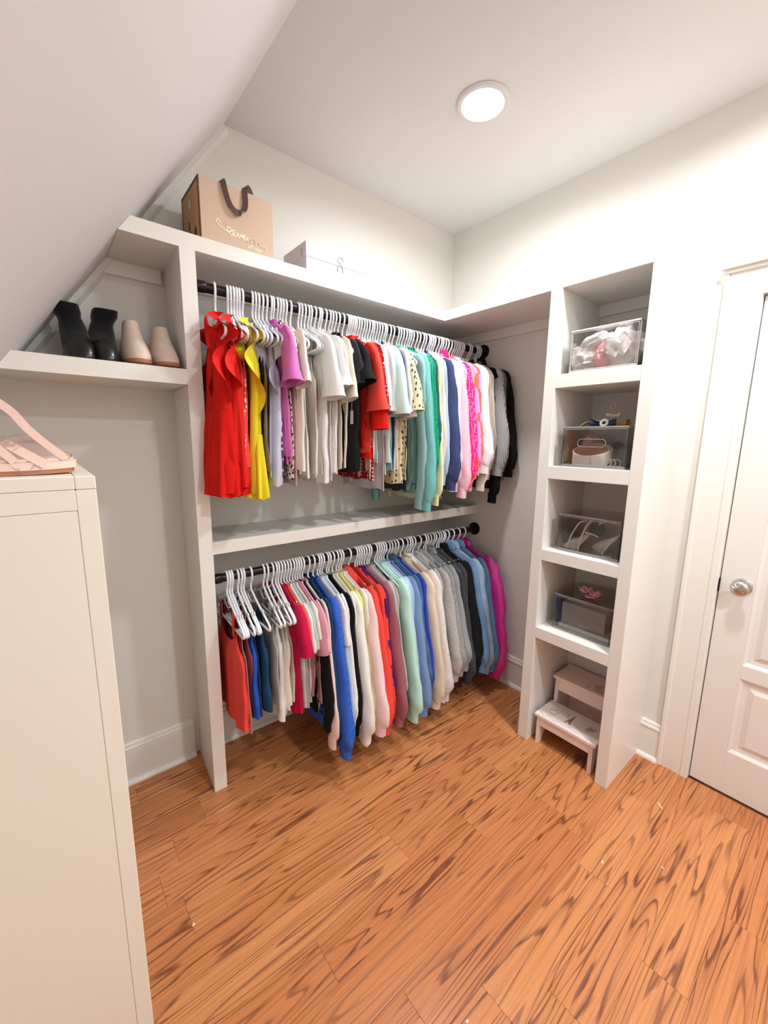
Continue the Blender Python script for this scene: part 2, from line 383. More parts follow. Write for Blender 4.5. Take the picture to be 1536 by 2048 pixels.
# ---- door, casing
door = struct(empty('door_1', (0, 0, 0)))
X0 = 0.004; st = 0.112
def door_piece(name, y0, y1, z0, z1, x=X0): return box_obj(name, MAT['door'], (x, X0 + .034, y0, y1, z0, z1), b=0.0012, parent=door)
dy0, dy1 = DY0 - .004, DY1 + .004
door_piece('stile', dy0, dy0 - st, .008, DZ - .004); door_piece('stile', dy1, dy1 + st, .008, DZ - .004)
for z0, z1 in ((.008, .205), (.545, .605), (1.93, DZ - .004)): door_piece('rail', dy0 - st, dy1 + st, z0, z1)
for z0, z1 in ((.205, .545), (.605, 1.93)):
    ya, yb = dy0 - st, dy1 + st
    pn = MB()
    # sloping sticking round a recessed field
    rings = [(0, X0), (.012, X0 + .010), (.030, X0 + .012), (.050, X0 + .004)]
    vs = []
    for ins, xx in rings: vs += [(xx, ya - ins, z0 + ins), (xx, yb + ins, z0 + ins), (xx, yb + ins, z1 - ins), (xx, ya - ins, z1 - ins)]
    fs = []
    for i in range(len(rings) - 1):
        for k in range(4): fs.append((i*4+k, i*4+(k+1) % 4, (i+1)*4+(k+1) % 4, (i+1)*4+k))
    e = (len(rings) - 1) * 4; fs.append((e, e+1, e+2, e+3)); pn.add(vs, fs)
    pn.build('panel', MAT['door'], door)
# knob: local z points into the room (-x)
KM = Matrix.Translation((X0, -1.629, 0.934)) @ Matrix.Rotation(-math.pi / 2, 4, 'Y')
kn = MB().lathe([(.0, .0), (.033, .0), (.033, .004), (.027, .008), (.013, .012), (.011, .030), (.014, .034), (.026, .038), (.0305, .046), (.0305, .050), (.028, .056), (.020, .060), (.008, .0625), (.001, .063)], 28, KM).build('knob', MAT['silver'], door, smooth=50)
orn = MB()
for k in range(10):
    a = 2 * math.pi * k / 10
    orn.tube([KM @ Vector((.008 * math.cos(a), .008 * math.sin(a), .0625)), KM @ Vector((.016 * math.cos(a + .25), .016 * math.sin(a + .25), .0615)), KM @ Vector((.023 * math.cos(a), .023 * math.sin(a), .0585))], [.0016, .0026, .0012], 5)
orn.build('knob_ornament', MAT['silver'], kn, smooth=60)
box_obj('latch_plate', MAT['rod'], (-.0045, .02, -1.5525, -1.5585, .895, .950), b=0.0008, parent=door)

CY0, CY1, CZ = -1.432, -1.553, 2.170
cas = struct(empty('trim_2', (0, 0, 0)))
def casing_leg(ya, yb):
    s = 1 if yb < ya else -1
    prof = [(0, ya), (-.024, ya), (-.024, ya - s*.012), (-.017, ya - s*.017), (-.017, yb + s*.030), (-.020, yb + s*.026), (-.020, yb + s*.004), (-.016, yb), (0, yb)]
    # prism along z: polygon in (x, y)
    return MB().prism(prof, 2, 0, DZ).build('casing_leg', MAT['trim'], cas)
casing_leg(CY0, CY1); casing_leg(DY1 - .121, DY1)
hd = MB()
hd.box(-.0172, 0, DY1 - .121, CY0, DZ + .0004, CZ - .022, b=.0008).box(-.0202, -.0165, DY1 - .02, CY1 + .02, DZ + .0006, DZ + .022, b=.001).box(-.0242, -.0165, CY0 - .012, CY0, DZ + .0006, CZ - .022, b=.001)
hd.build('casing_head', MAT['trim'], cas)
cp = MB().box(-.030, 0, DY1 - .125, CY0 + .003, CZ - .022, CZ - .008, b=.002).box(-.044, 0, DY1 - .135, CY0 + .012, CZ - .008, CZ + .010, b=.002)
cp.build('casing_cap', MAT['trim'], cas)
jm = MB().box(.0, .12, DY0 - .0005, DY0 + .003, 0, DZ).box(.040, .12, DY0 - .012, DY0 - .0005, 0, DZ).build('jamb', MAT['trim'], cas)

# ---- two recessed ceiling lights and one added fill light
def can(x, y, k, label):
    t = empty('ceiling_light', (x, y, H)); tag(t, label, 'light', 'recessed ceiling lights')
    MB().lathe([(.078, -.001), (.100, -.0005), (.100, -.004), (.094, -.010), (.080, -.010), (.078, -.001)], 40, cap=False).build('trim_ring', MAT['ceiling'], t, smooth=40)
    m, nt, b = new_mat('lit_diffuser')
    b.inputs['Base Color'].default_value = (.9, .9, .9, 1); b.inputs['Emission Color'].default_value = (0.965, 0.98, 1.0, 1); b.inputs['Emission Strength'].default_value = 12.0
    MB().lathe([(.004, -.0022), (.03, -.0022), (.0775, -.0018), (.0775, -.0008)], 40).build('diffuser', m, t, smooth=40)
    ld = bpy.data.lights.new('downlight', 'AREA'); ld.shape = 'DISK'; ld.size = .15; ld.energy = CAN_POWER * k; ld.spread = CAN_SPREAD; ld.color = (0.90, 0.955, 1.0)
    lo = bpy.data.objects.new('downlight', ld); COL.objects.link(lo); lo.parent = t; lo.location = (0, 0, -.004)
    return t
can(*CANS[0], 'round recessed ceiling light shining above the shelving')
can(*CANS[1], 'round recessed ceiling light in front of the door')
can(*CANS[2], 'added fill light at the entrance end, built like the recessed ceiling lights')

# ------------------------------------------------------------------ built-in shelving
T = MAT['trim']
ts = tag(empty('top_shelf', (0, 0, ZS - TS)), 'thick white shelf turning the corner above the clothes rods', 'shelf')
def part(name, mat, dims, parent, b=0.0015):
    o = parent.location
    return MB().box(dims[0]-o.x, dims[1]-o.x, dims[2]-o.y, dims[3]-o.y, dims[4]-o.z, dims[5]-o.z, b=b).build(name, mat, parent)
xe0, xe1 = slope_x(ZS - TS) + .001, slope_x(ZS) + .001
o_ = ts.location
pb = MB().prism([(0, xe0), (0, 0), (TS, 0), (TS, xe1)], 1, -DA, 0)
pb.build('shelf_board', T, ts)
part('shelf_board', T, (-DB, 0, YT, -DA, ZS - TS, ZS), ts)
for dims in ((XR, 0, -.018, 0, ZS - TS - .052, ZS - TS), (XD, slope_x(ZS - TS - .05) + .01, -.018, 0, ZS - TS - .052, ZS - TS), (-.018, 0, YS, -.018, ZS - TS - .052, ZS - TS), (-.018, 0, YO, YS2, ZS - TS - .052, ZS - TS)):
    part('cleat', T, dims, ts, b=.001)

dv = MB().add([(XD, -DA, 0), (XR, -DA, 0), (XR, 0, 0), (XD + .022, 0, 0), (XD, -DA, ZS - TS), (XR, -DA, ZS - TS), (XR, 0, ZS - TS), (XD + .012, 0, ZS - TS)],
              [(3,2,1,0),(4,5,6,7),(0,1,5,4),(1,2,6,5),(2,3,7,6),(3,0,4,7)])
tag(dv.build('divider_panel', T), 'tall white upright panel dividing the clothes rods from the shoe shelf', 'panel')

Z2, T2 = 1.741, 0.053
ss = tag(empty('shoe_shelf', (XD, -DA, Z2 - T2)), 'white shelf under the sloped ceiling holding four shoes', 'shelf')
MB().prism([(0, slope_x(Z2 - T2) + .001 - XD), (0, 0), (T2, 0), (T2, slope_x(Z2) + .001 - XD)], 1, 0, DA).build('shelf_board', T, ss)

ZM, TM, DM = 1.095, 0.053, 0.285
ms = tag(empty('middle_shelf', (XR, -DM, ZM - TM)), 'long white shelf between the two rows of clothes', 'shelf')
part('shelf_board', T, (XR, 0, -DM, 0, ZM - TM, ZM), ms)

tw = tag(empty('cubby_tower', (-DB, YS, 0)), 'tall white cubby tower of five compartments beside the door', 'shelving')
part('side_panel', T, (-DB, 0, YS2, YS, 0, ZS - TS), tw)
part('side_panel', T, (-DB, 0, YT, YO, 0, ZS - TS), tw)
CUB = [(1.7904, 1.7332), (1.3945, 1.3368), (1.0066, 0.9534), (0.6178, 0.5623)]
for zt, zb in CUB: part('shelf', T, (-DB + .0005, 0, YO, YS2, zb, zt), tw)

def rod(z, label):
    t = tag(empty('closet_rod', (XR, ROD_Y, z)), label, 'rod')
    ln = -XR
    MX = Matrix.Rotation(math.pi / 2, 4, 'Y')
    MB().lathe([(.0175, .0), (.0175, ln)], 20, MX).build('pole', MAT['rod'], t, smooth=40)
    MB().lathe([(.020, .002), (.0205, .004), (.0205, .03), (.019, .032)], 20, MX).build('socket', MAT['rod'], t, smooth=40)
    MB().lathe([(.024, ln - .032), (.025, ln - .030), (.026, ln - .010), (.040, ln - .008), (.041, ln - .003), (.041, ln)], 28, MX).build('flange', MAT['rod'], t, smooth=40)
rod(ZR1, 'dark bronze closet rod carrying the upper row of clothes')
rod(ZR2, 'dark bronze closet rod carrying the lower row of clothes')

# ---- white cabinet beside the photographer
cb = tag(empty('tall_cabinet', (-2.42, -1.02, 0)), 'tall white painted wooden cabinet with a pink sandal on top', 'cabinet')
CXR = -2.068; CZT = 1.430
part('carcass', MAT['cabinet'], (-2.42, CXR, -1.012, -.33, .0, CZT - .024), cb, b=.001)
part('stile', MAT['cabinet'], (CXR - .030, CXR + .001, -1.021, -1.012, .0, CZT - .0245), cb, b=.0012)
part('stile', MAT['cabinet'], (-2.421, -2.385, -1.021, -1.012, .0, CZT - .0245), cb, b=.0012)
part('rail', MAT['cabinet'], (-2.385, CXR - .030, -1.0208, -1.012, CZT - .062, CZT - .0245), cb, b=.0012)
part('panel', MAT['cabinet'], (-2.3848, CXR - .0302, -1.0203, -1.012, .0, CZT - .0625), cb, b=.0012)
part('top_board', MAT['cabinet'], (-2.421, CXR - .030, -1.0212, -.33, CZT - .024, CZT), cb, b=.0015)
part('top_edge', MAT['cabinet'], (CXR - .0298, CXR + .0012, -1.0215, -.33, CZT - .024, CZT), cb, b=.0015)

# ------------------------------------------------------------------ hangers and clothes
UPX = [-1.59, -1.544, -1.531, -1.52, -1.509, -1.499, -1.488, -1.449, -1.436, -1.423, -1.408, -1.391, -1.372, -1.362, -1.346, -1.334, -1.322, -1.308, -1.288, -1.252, -1.238, -1.222, -1.206, -1.193, -1.174, -1.155, -1.144, -1.121, -1.102, -1.088, -1.073, -1.054, -1.03, -1.006, -0.995, -0.984, -0.972, -0.961, -0.947, -0.933, -0.918, -0.903, -0.887, -0.871, -0.856, -0.841, -0.824, -0.808, -0.791, -0.779, -0.755, -0.734, -0.704, -0.688, -0.669, -0.65, -0.633, -0.619, -0.602, -0.577, -0.555, -0.529, -0.511, -0.487, -0.473, -0.458, -0.443, -0.417, -0.396, -0.38, -0.36, -0.339, -0.312, -0.289, -0.272, -0.255, -0.24, -0.223, -0.208, -0.154, -0.136, -0.087, -0.069, -0.052]
LOX = [-1.604, -1.593, -1.583, -1.559, -1.545, -1.534, -1.503, -1.447, -1.43, -1.406, -1.39, -1.378, -1.365, -1.351, -1.337, -1.323, -1.308, -1.295, -1.283, -1.271, -1.258, -1.229, -1.202, -1.178, -1.165, -1.152, -1.128, -1.115, -1.095, -1.072, -1.057, -1.043, -0.998, -0.959, -0.945, -0.931, -0.917, -0.901, -0.883, -0.869, -0.831, -0.815, -0.8, -0.785, -0.769, -0.744, -0.725, -0.704, -0.684, -0.65, -0.615, -0.594, -0.577, -0.555, -0.511, -0.468, -0.45, -0.426, -0.402, -0.383, -0.358, -0.339, -0.318, -0.304, -0.273, -0.227, -0.173, -0.118]

# one hanger mesh, origin on the rod axis, arms along y
def hanger_meshes():
    R = 0.0225; pts = []
    for k in range(13):
        a = math.radians(-25 + 205 * k / 12)
        pts.append((0, R * math.cos(a), R * math.sin(a)))
    pts += [(0, -R * .97, -.012), (0, -.016, -.028), (0, -.007, -.040), (0, -.001, -.050), (0, 0, -.066), (0, 0, -.080)]
    hk = MB().tube(pts, .0046, 6)
    bd = MB()
    half = [(0, 0, -.074), (0, .018, -.083), (0, .045, -.099), (0, .10, -.125), (0, .155, -.148), (0, .188, -.163), (0, .200, -.172), (0, .203, -.181), (0, .197, -.189), (0, .185, -.192)]
    loop = [p for p in half] + [(0, 0, -.192)] + [(0, -p[1], p[2]) for p in half[:0:-1]]
    bd.tube(loop, .0046, 6, closed=True)
    bd.tube([(0, -.048, -.101), (0, -.030, -.122), (0, 0, -.132), (0, .030, -.122), (0, .048, -.101)], .0028, 5)
    for s in (-1, 1): bd.tube([(0, s*.118, -.132), (0, s*.122, -.124), (0, s*.132, -.126), (0, s*.138, -.138)], .0026, 5)
    hm = hk.mesh('hook'); bmesh_ = bd.mesh('frame')
    for me in (hm, bmesh_):
        me.polygons.foreach_set('use_smooth', [True] * len(me.polygons)); me.materials.append(MAT['hanger'])
    return hm, bmesh_
HOOK, FRAME = hanger_meshes()
def ordinal(n):
    return '%d%s' % (n, 'th' if 10 <= n % 100 <= 20 else {1: 'st', 2: 'nd', 3: 'rd'}.get(n % 10, 'th'))

def lerp_prof(prof, z):
    for (za, a), (zb, b) in zip(prof[:-1], prof[1:]):
        if zb <= z <= za:
            t = (za - z) / (za - zb) if za != zb else 0; t = t * t * (3 - 2 * t) if True else t
            return a + (b - a) * t
    return prof[-1][1] if z < prof[-1][0] else prof[0][1]

def shell(prof, tprof, levels, n, rng, amp, hemwave=.008, scoop=0.0, puff=0.0):
    """closed tube of cloth; prof / tprof: half width and half thickness by height"""
    ph = [rng.random() * 6.28 for _ in range(6)]; kk = [62 + rng.random() * 25, 118 + rng.random() * 40]
    z0, z1 = prof[0][0], prof[-1][0]
    # more levels near the shoulder
    zs = []
    top = [z for z, _ in prof[:-1]]
    for i in range(levels):
        t = i / (levels - 1); zs.append(z0 + (z1 - z0) * (t ** 1.35))
    vs = []
    for i, z in enumerate(zs):
        a = lerp_prof(prof, z); b = lerp_prof(tprof, z) * (1 + puff * abs(math.sin(math.pi * z / .115)) - puff * .4); g = min(1, max(0, (z0 - z) / max(.05, z0 - z1) * 1.6)); drift = .006 * math.sin(ph[4] + z * 7)
        for j in range(n):
            th = 2 * math.pi * j / n; c, s = math.cos(th), math.sin(th)
            y = a * math.copysign(abs(c) ** .75, c); x = b * math.copysign(abs(s) ** .9, s)
            f = amp * g * (math.sin(kk[0] * y + ph[0] + 3 * z) + .55 * math.sin(kk[1] * y + ph[1] - 4 * z))
            f2 = amp * .5 * g * math.sin(kk[0] * 1.4 * y + ph[2]) * (1 if s > 0 else -1)
            zz = z + (hemwave * math.sin(9 * y / max(a, .02) + ph[3]) * (1 if i == levels - 1 else .6 if i == levels - 2 else 0))
            zz -= scoop * (1 - c * c) * max(0, 1 - (z0 - z) / .10)
            vs.append((x + f + f2 * abs(s) + drift * g, y + amp * .8 * g * math.sin(z * 40 + ph[5]) * c, zz))
    fs = [(i*n + j, i*n + (j+1) % n, (i+1)*n + (j+1) % n, (i+1)*n + j) for i in range(levels - 1) for j in range(n)]
    return vs, fs

def tube_yz(path, rads, thick, m, rng, amp=.0052, xs=None, rib=0):
    """sleeve: path in the (y, z) plane, in-plane radius by point, thickness by point"""
    P = [Vector((0, a, b)) for a, b in path]; vs = []; ph = rng.random() * 6.28
    for i, p in enumerate(P):
        a = P[max(i-1, 0)]; c = P[min(i+1, len(P)-1)]; t = (c - a).normalized(); nr = Vector((0, -t.z, t.y))
        for k in range(m):
            an = 2 * math.pi * k / m
            w = 1 + amp * 12 * math.sin(3 * an + ph + i * .6) + amp * 14 * math.sin(2 * an + 1.7 * i + ph * 2) * (0 if rib or i < 2 else 1) + (rib * (1 if k % 2 else -1))
            v = p + nr * (rads[i] * w * math.cos(an)) + Vector((thick[i] * w * math.sin(an), 0, 0))
            if xs: v.x += xs[i]
            vs.append(v)
    fs = [(i*m + k, i*m + (k+1) % m, (i+1)*m + (k+1) % m, (i+1)*m + k) for i in range(len(P)-1) for k in range(m)]
    return vs, fs

def resample(path, n):
    P = [Vector((a, b)) for a, b in path]; out = []
    m = len(P) - 1
    for i in range(n):
        t = i / (n - 1) * m; k = min(int(t), m - 1); u = t - k
        p0, p1, p2, p3 = P[max(k-1, 0)], P[k], P[k+1], P[min(k+2, m)]
        out.append(tuple(0.5 * ((2*p1) + (-p0 + p2) * u + (2*p0 - 5*p1 + 4*p2 - p3) * u*u + (-p0 + 3*p1 - 3*p2 + p3) * u**3)))
    return out
def interp(vals, n):
    m = len(vals) - 1; out = []
    for i in range(n):
        t = i / (n - 1) * m; k = min(int(t), m - 1); out.append(vals[k] + (vals[k+1] - vals[k]) * (t - k))
    return out

def pair(name, me, mat, root, back=1.0):
    """front piece and its mirrored twin at the back"""
    a = obj(name, me, mat, root); b = obj(name, me, mat, root); b.scale = (1, -back, 1); return a, b

def flutter(path, width, waves, ampx, rng, nu=44, nv=5):
    pts = resample(path, nu); ph = rng.random() * 6; vs = []
    for j in range(nv):
        v = j / (nv - 1)
        for i, (y, z) in enumerate(pts):
            u = i / (nu - 1); s = math.sin(2 * math.pi * waves * u + ph + .6 * math.sin(5 * u))
            env = min(1, 6 * u, 6 * (1 - u) + .25)
            vs.append((ampx * v * s * env - .004 * v, y - width * v * env * (.75 + .35 * math.cos(2 * math.pi * waves * u + ph)), z - .012 * v * math.cos(2 * math.pi * waves * u * 1.0 + ph)))
    fs = [(j*nu + i, j*nu + i + 1, (j+1)*nu + i + 1, (j+1)*nu + i) for j in range(nv-1) for i in range(nu-1)]
    return vs, fs

NAMES = {'D': ('ruffled_dress', 'dress'), 'R': ('ruffled_blouse', 'top'), 'T': ('tank_top', 'top'), 'S': ('tee_shirt', 'shirt'), 'B': ('blouse', 'blouse'),
         'L': ('sweatshirt', 'sweater'), 'H': ('hooded_sweatshirt', 'sweater'), 'J': ('jacket', 'jacket'), 'C': ('collared_shirt', 'shirt')}

def garment(kind, mat, x, zr, yaw, hem, seed, t=.0085, w=.165, out=.06, sth=1.0, srad=None, rw=.062, ra=.026, puff=0.0, rl=-.37, tier=0.0, frill=False, sleeve=None, trimmat=None, ruffles=False, sw=None, amp=.0042, wide=0.0, flare=0.0):
    """hem, sleeve: heights (m above the floor) where body and sleeves end"""
    rng = random.Random(seed)
    nm, cat = NAMES[kind]
    root = empty(nm, (x, ROD_Y, zr), yaw)
    hz = hem - zr; trimmat = trimmat or mat
    def mk(name, vf, m, parent=root):
        me = bpy.data.meshes.new(name); me.from_pydata([tuple(v) for v in vf[0]], [], vf[1])
        me.polygons.foreach_set('use_smooth', [True] * len(me.polygons)); me.update()
        return obj(name, me, m, parent)
    sh = .190 + wide
    if kind in 'TDR':
        if kind == 'T': z_top, a_top = -.205, .105
        else: z_top, a_top = -.135, .100
        za = -.31
        prof = [(z_top, a_top), (z_top - .05, a_top + .012), (za, w), (hz * .55 + za * .45, w * .99), (hz, w * (1.03 + flare))]
        tp = [(z_top, .006), (z_top - .06, t * .8), (za, t), (hz, t * (1.25 + flare * 2))]
        mk('body', shell(prof, tp, 17, 30, rng, amp, scoop=.055 if kind == 'T' else .02), mat)
        if tier:
            zt0 = tier
            a0_ = lerp_prof(prof, zt0) * 1.02; b0_ = lerp_prof(tp, zt0) * 1.1; zl = hz - .01 - zt0; ph_ = rng.random() * 6
            def tf(u, v):
                a = 2 * math.pi * u; q = 1 + v * (.10 + .10 * math.sin(9 * a + ph_) * min(1, 3 * v))
                return (b0_ * math.sin(a) * (1 + v * (.35 + .55 * math.sin(9 * a + ph_))), a0_ * math.copysign(abs(math.cos(a)) ** .75, math.cos(a)) * q, zt0 + zl * v + .006 * math.sin(9 * a + ph_) * v)
            g = MB().grid(tf, 64, 7, closed_u=True); mk('skirt_tier', (g.v, g.f), mat)
        # straps over the hanger arms
        ys = a_top - .018
        za_ = -.1 - ys * .42
        vs = []
        for k, (xx, zz) in enumerate(((-.007, z_top - .02), (-.007, za_ - .02), (-.004, za_ + .004), (0, za_ + .008), (.004, za_ + .004), (.007, za_ - .02), (.007, z_top - .02))):
            for yy in (ys - .017, ys + .017): vs.append((xx, -yy, zz - (abs(yy - ys) > 0) * (yy - ys) * .42))
        fs = [(2*k, 2*k+1, 2*k+3, 2*k+2) for k in range(6)]
        me = bpy.data.meshes.new('strap'); me.from_pydata(vs, [], fs); me.polygons.foreach_set('use_smooth', [True]*6)
        pair('strap', me, mat, root)
        if kind in 'DR' or ruffles:
            me = bpy.data.meshes.new('ruffle'); v, f = flutter([(-.060, -.098), (-.105, -.128), (-.135, -.165), (-.150, -.23), (-.158, -.30), (-.155, rl)], rw, 2.2, ra, rng)
            me.from_pydata(v, [], f); me.polygons.foreach_set('use_smooth', [True]*len(f)); pair('ruffle', me, mat, root)
            if kind == 'D' or frill:
                ph2 = rng.random() * 6; zf = -.40
                def ff(u, v):
                    y0 = -.035 - .075 * math.sin(math.pi * min(1, u * 1.15)); z_ = -.105 + (zf + .105) * u; s_ = math.sin(2 * math.pi * 2.3 * u + ph2)
                    e = min(1, 5 * u + .3, 5 * (1 - u) + .15)
                    return (-t * .85 - (.016 if kind == 'D' else .055) * v * e, y0 - .034 * v * s_ * e - .018 * v, z_ - .022 * v * math.cos(2 * math.pi * 2.3 * u + ph2) * e)
                g = MB().grid(ff, 44, 5); mk('frill', (g.v, g.f), mat)
    else:
        za = -.30
        prof = [(-.086, .052), (-.100, .080), (-.118, .120), (-.140, .168), (-.158, sh), (-.19, sh + .002), (za, w), (hz * .6 + za * .4, w), (hz, w * (1.0 + flare))]
        tp = [(-.086, .008), (-.118, .0075), (-.158, .0075), (-.22, t), (hz, t * 1.2)]
        body = mk('body', shell(prof, tp, 20 if not puff else 40, 30, rng, amp, hemwave=.005, puff=puff), mat)
        if kind in 'SB':
            se = (sleeve - zr) if sleeve else -.31
            yo = -(sh + .040 + rng.random() * .012)
            path = resample([(-.150, -.150), (-.185, -.185), (yo + .012, (se - .17) / 2 - .02), (yo, se)], 9)
            r0 = srad or (.048 if kind == 'S' else .055)
            me = bpy.data.meshes.new('sleeve'); v, f = tube_yz(path, interp([.036, r0, r0, r0 * (1.0 if kind == 'S' else 1.2)], 9), [q * sth for q in interp([.008, .012, .014, .017 if kind == 'S' else .022], 9)], 14, rng)
            me.from_pydata([tuple(q) for q in v], [], f); me.polygons.foreach_set('use_smooth', [True]*len(f)); pair('sleeve', me, mat, root)
        else:
            se = (sleeve - zr) if sleeve else hz - .03
            bow = .030 + rng.random() * .016; cl = .052
            yo = -(sh + bow)
            e_ = sh + out + rng.uniform(-.012, .012); yo = -e_ - .008
            path = resample([(-.150, -.152), (-.186, -.190), (-(sh + .018 + out * .12), -.32), (-(sh + .03 + out * .55), (se - .32) / 2), (-e_ - .012, se + cl + .055), (-e_, se + cl)], 20)
            s0 = sw or .046
            drift = [-.012 * (i / 19) ** 1.5 * (rng.random() * .5 + .5) for i in range(20)]; drift = sorted(drift, reverse=True)
            me = bpy.data.meshes.new('sleeve'); v, f = tube_yz(path, [q * (1 + puff * .5 * (k % 2)) for k, q in enumerate(interp([.034, s0, s0 * .95, s0 * .88, s0 * .82, s0 * .68], 20))], [q * sth for q in interp([.008, .011, .013, .014, .015, .0125], 20)], 16, rng, xs=drift)
            me.from_pydata([tuple(q) for q in v], [], f); me.polygons.foreach_set('use_smooth', [True]*len(f)); pair('sleeve', me, mat, root, .70)
            cp_ = resample([(yo + .010, se + cl + .004), (yo + .011, se + cl * .5), (yo + .013, se)], 4)
            me = bpy.data.meshes.new('cuff'); v, f = tube_yz(cp_, [s0 * .67, s0 * .66, s0 * .66, s0 * .67], [q * sth for q in (.0125, .012, .012, .012)], 20, rng, xs=[drift[-1]] * 4, rib=.05)
            me.from_pydata([tuple(q) for q in v], [], f); me.polygons.foreach_set('use_smooth', [True]*len(f)); pair('cuff', me, trimmat, root, .70)
        if kind in 'LHJ':      # hem band
            p2 = [(hz + .002, w * (1.0 + flare) * .97), (hz - .045, w * .93)]
            mk('hem_band', shell(p2, [(hz + .002, t * 1.05), (hz - .045, t)], 4, 26, rng, amp * .5, hemwave=.002), trimmat)
        # neckband or collar
        if kind in 'CJ':
            def fn(u, v):
                a = 2 * math.pi * u; r_ = .052 - .006 * v + .022 * max(0, v - .5) * 2
                zz = -.088 + .042 * min(1, v * 2) - .040 * max(0, v - .5) * 2
                return (.011 * math.sin(a) * (1 + .9 * max(0, v - .5)), r_ * math.cos(a), zz)
            g = MB().grid(fn, 18, 5, closed_u=True); mk('collar', (g.v, g.f), trimmat)
        elif kind == 'H':
            def fn(u, v):
                a = 2 * math.pi * u; ph = math.pi * (.08 + .84 * v)
                q = 1 + .12 * math.sin(3 * a + seed)
                return (-.012 + .022 * math.sin(ph) * math.sin(a) * q, .088 * math.sin(ph) * math.cos(a) * q, -.105 + .048 * math.cos(ph) - .25 * abs(.088 * math.sin(ph) * math.cos(a)))
            g = MB().grid(fn, 18, 9, closed_u=True); mk('hood', (g.v, g.f), mat)
        else:
            def fn(u, v):
                a = 2 * math.pi * u
                return (.0095 * math.sin(a), (.054 - .004 * v) * math.cos(a), -.090 + .018 * v)
            g = MB().grid(fn, 18, 3, closed_u=True); mk('neckband', (g.v, g.f), trimmat)
    return root, cat

# colours (as they look in the room)
C_ = dict(red=(226,26,18), scarlet=(232,40,34), darkred=(150,14,22), coral=(240,78,66), burgundy=(106,12,26), yellow=(236,216,50), lemon=(244,232,132), black=(14,14,16), charcoal=(52,52,56),
          darkgreen=(30,44,36), taupe=(140,126,104), lavender=(206,208,228), greylav=(176,176,196), plum=(92,60,92), orchid=(206,96,176), pinkpurple=(216,118,188), blush=(240,218,208),
          cream=(240,232,216), ivory=(242,238,230), white=(240,238,236), offwhite=(232,226,216), satin=(234,222,204), dustypink=(196,160,158), silver=(206,206,210), mint=(204,232,226),
          paleteal=(158,206,206), navy=(44,62,98), lace=(236,232,226), sand=(226,208,168), teal=(118,184,182), emerald=(22,160,116), darkteal=(46,92,98), lime=(224,222,110), iceblue=(190,210,232),
          skyblue=(178,198,228), indigo=(62,70,110), babyblue=(190,214,234), fuzzymint=(212,222,214), palepink=(246,214,214), pink=(244,172,192), rose=(248,190,204), hotpink=(240,40,130),
          tan=(216,180,156), orange=(250,112,84), lilac=(226,158,220), palegrey=(214,212,210), beige=(208,186,166), grey=(150,150,152), taupegrey=(150,138,134),
          mauve=(192,130,142), deepmauve=(160,98,106), crimson=(196,14,70), dusty=(196,140,132), blue=(40,88,190), royal=(52,76,190), tealblue=(28,70,104), ash=(150,142,136), oat=(226,210,186),
          oatgrey=(216,208,198), sage=(196,206,196), lightmint=(190,232,216), slate=(122,150,196), midblue=(84,124,196), denim=(118,152,188), denimdark=(90,120,158), lightgrey=(184,180,176), midgrey=(140,138,136), magenta=(222,34,158), purple=(92,34,96), darkgrey=(84,84,90), rust=(170,86,62))
def F(c, pat=None, c2=None, rough=.85): return fabric(C_[c], pat, C_[c2] if isinstance(c2, str) else (c2 or (30, 30, 34)), rough)

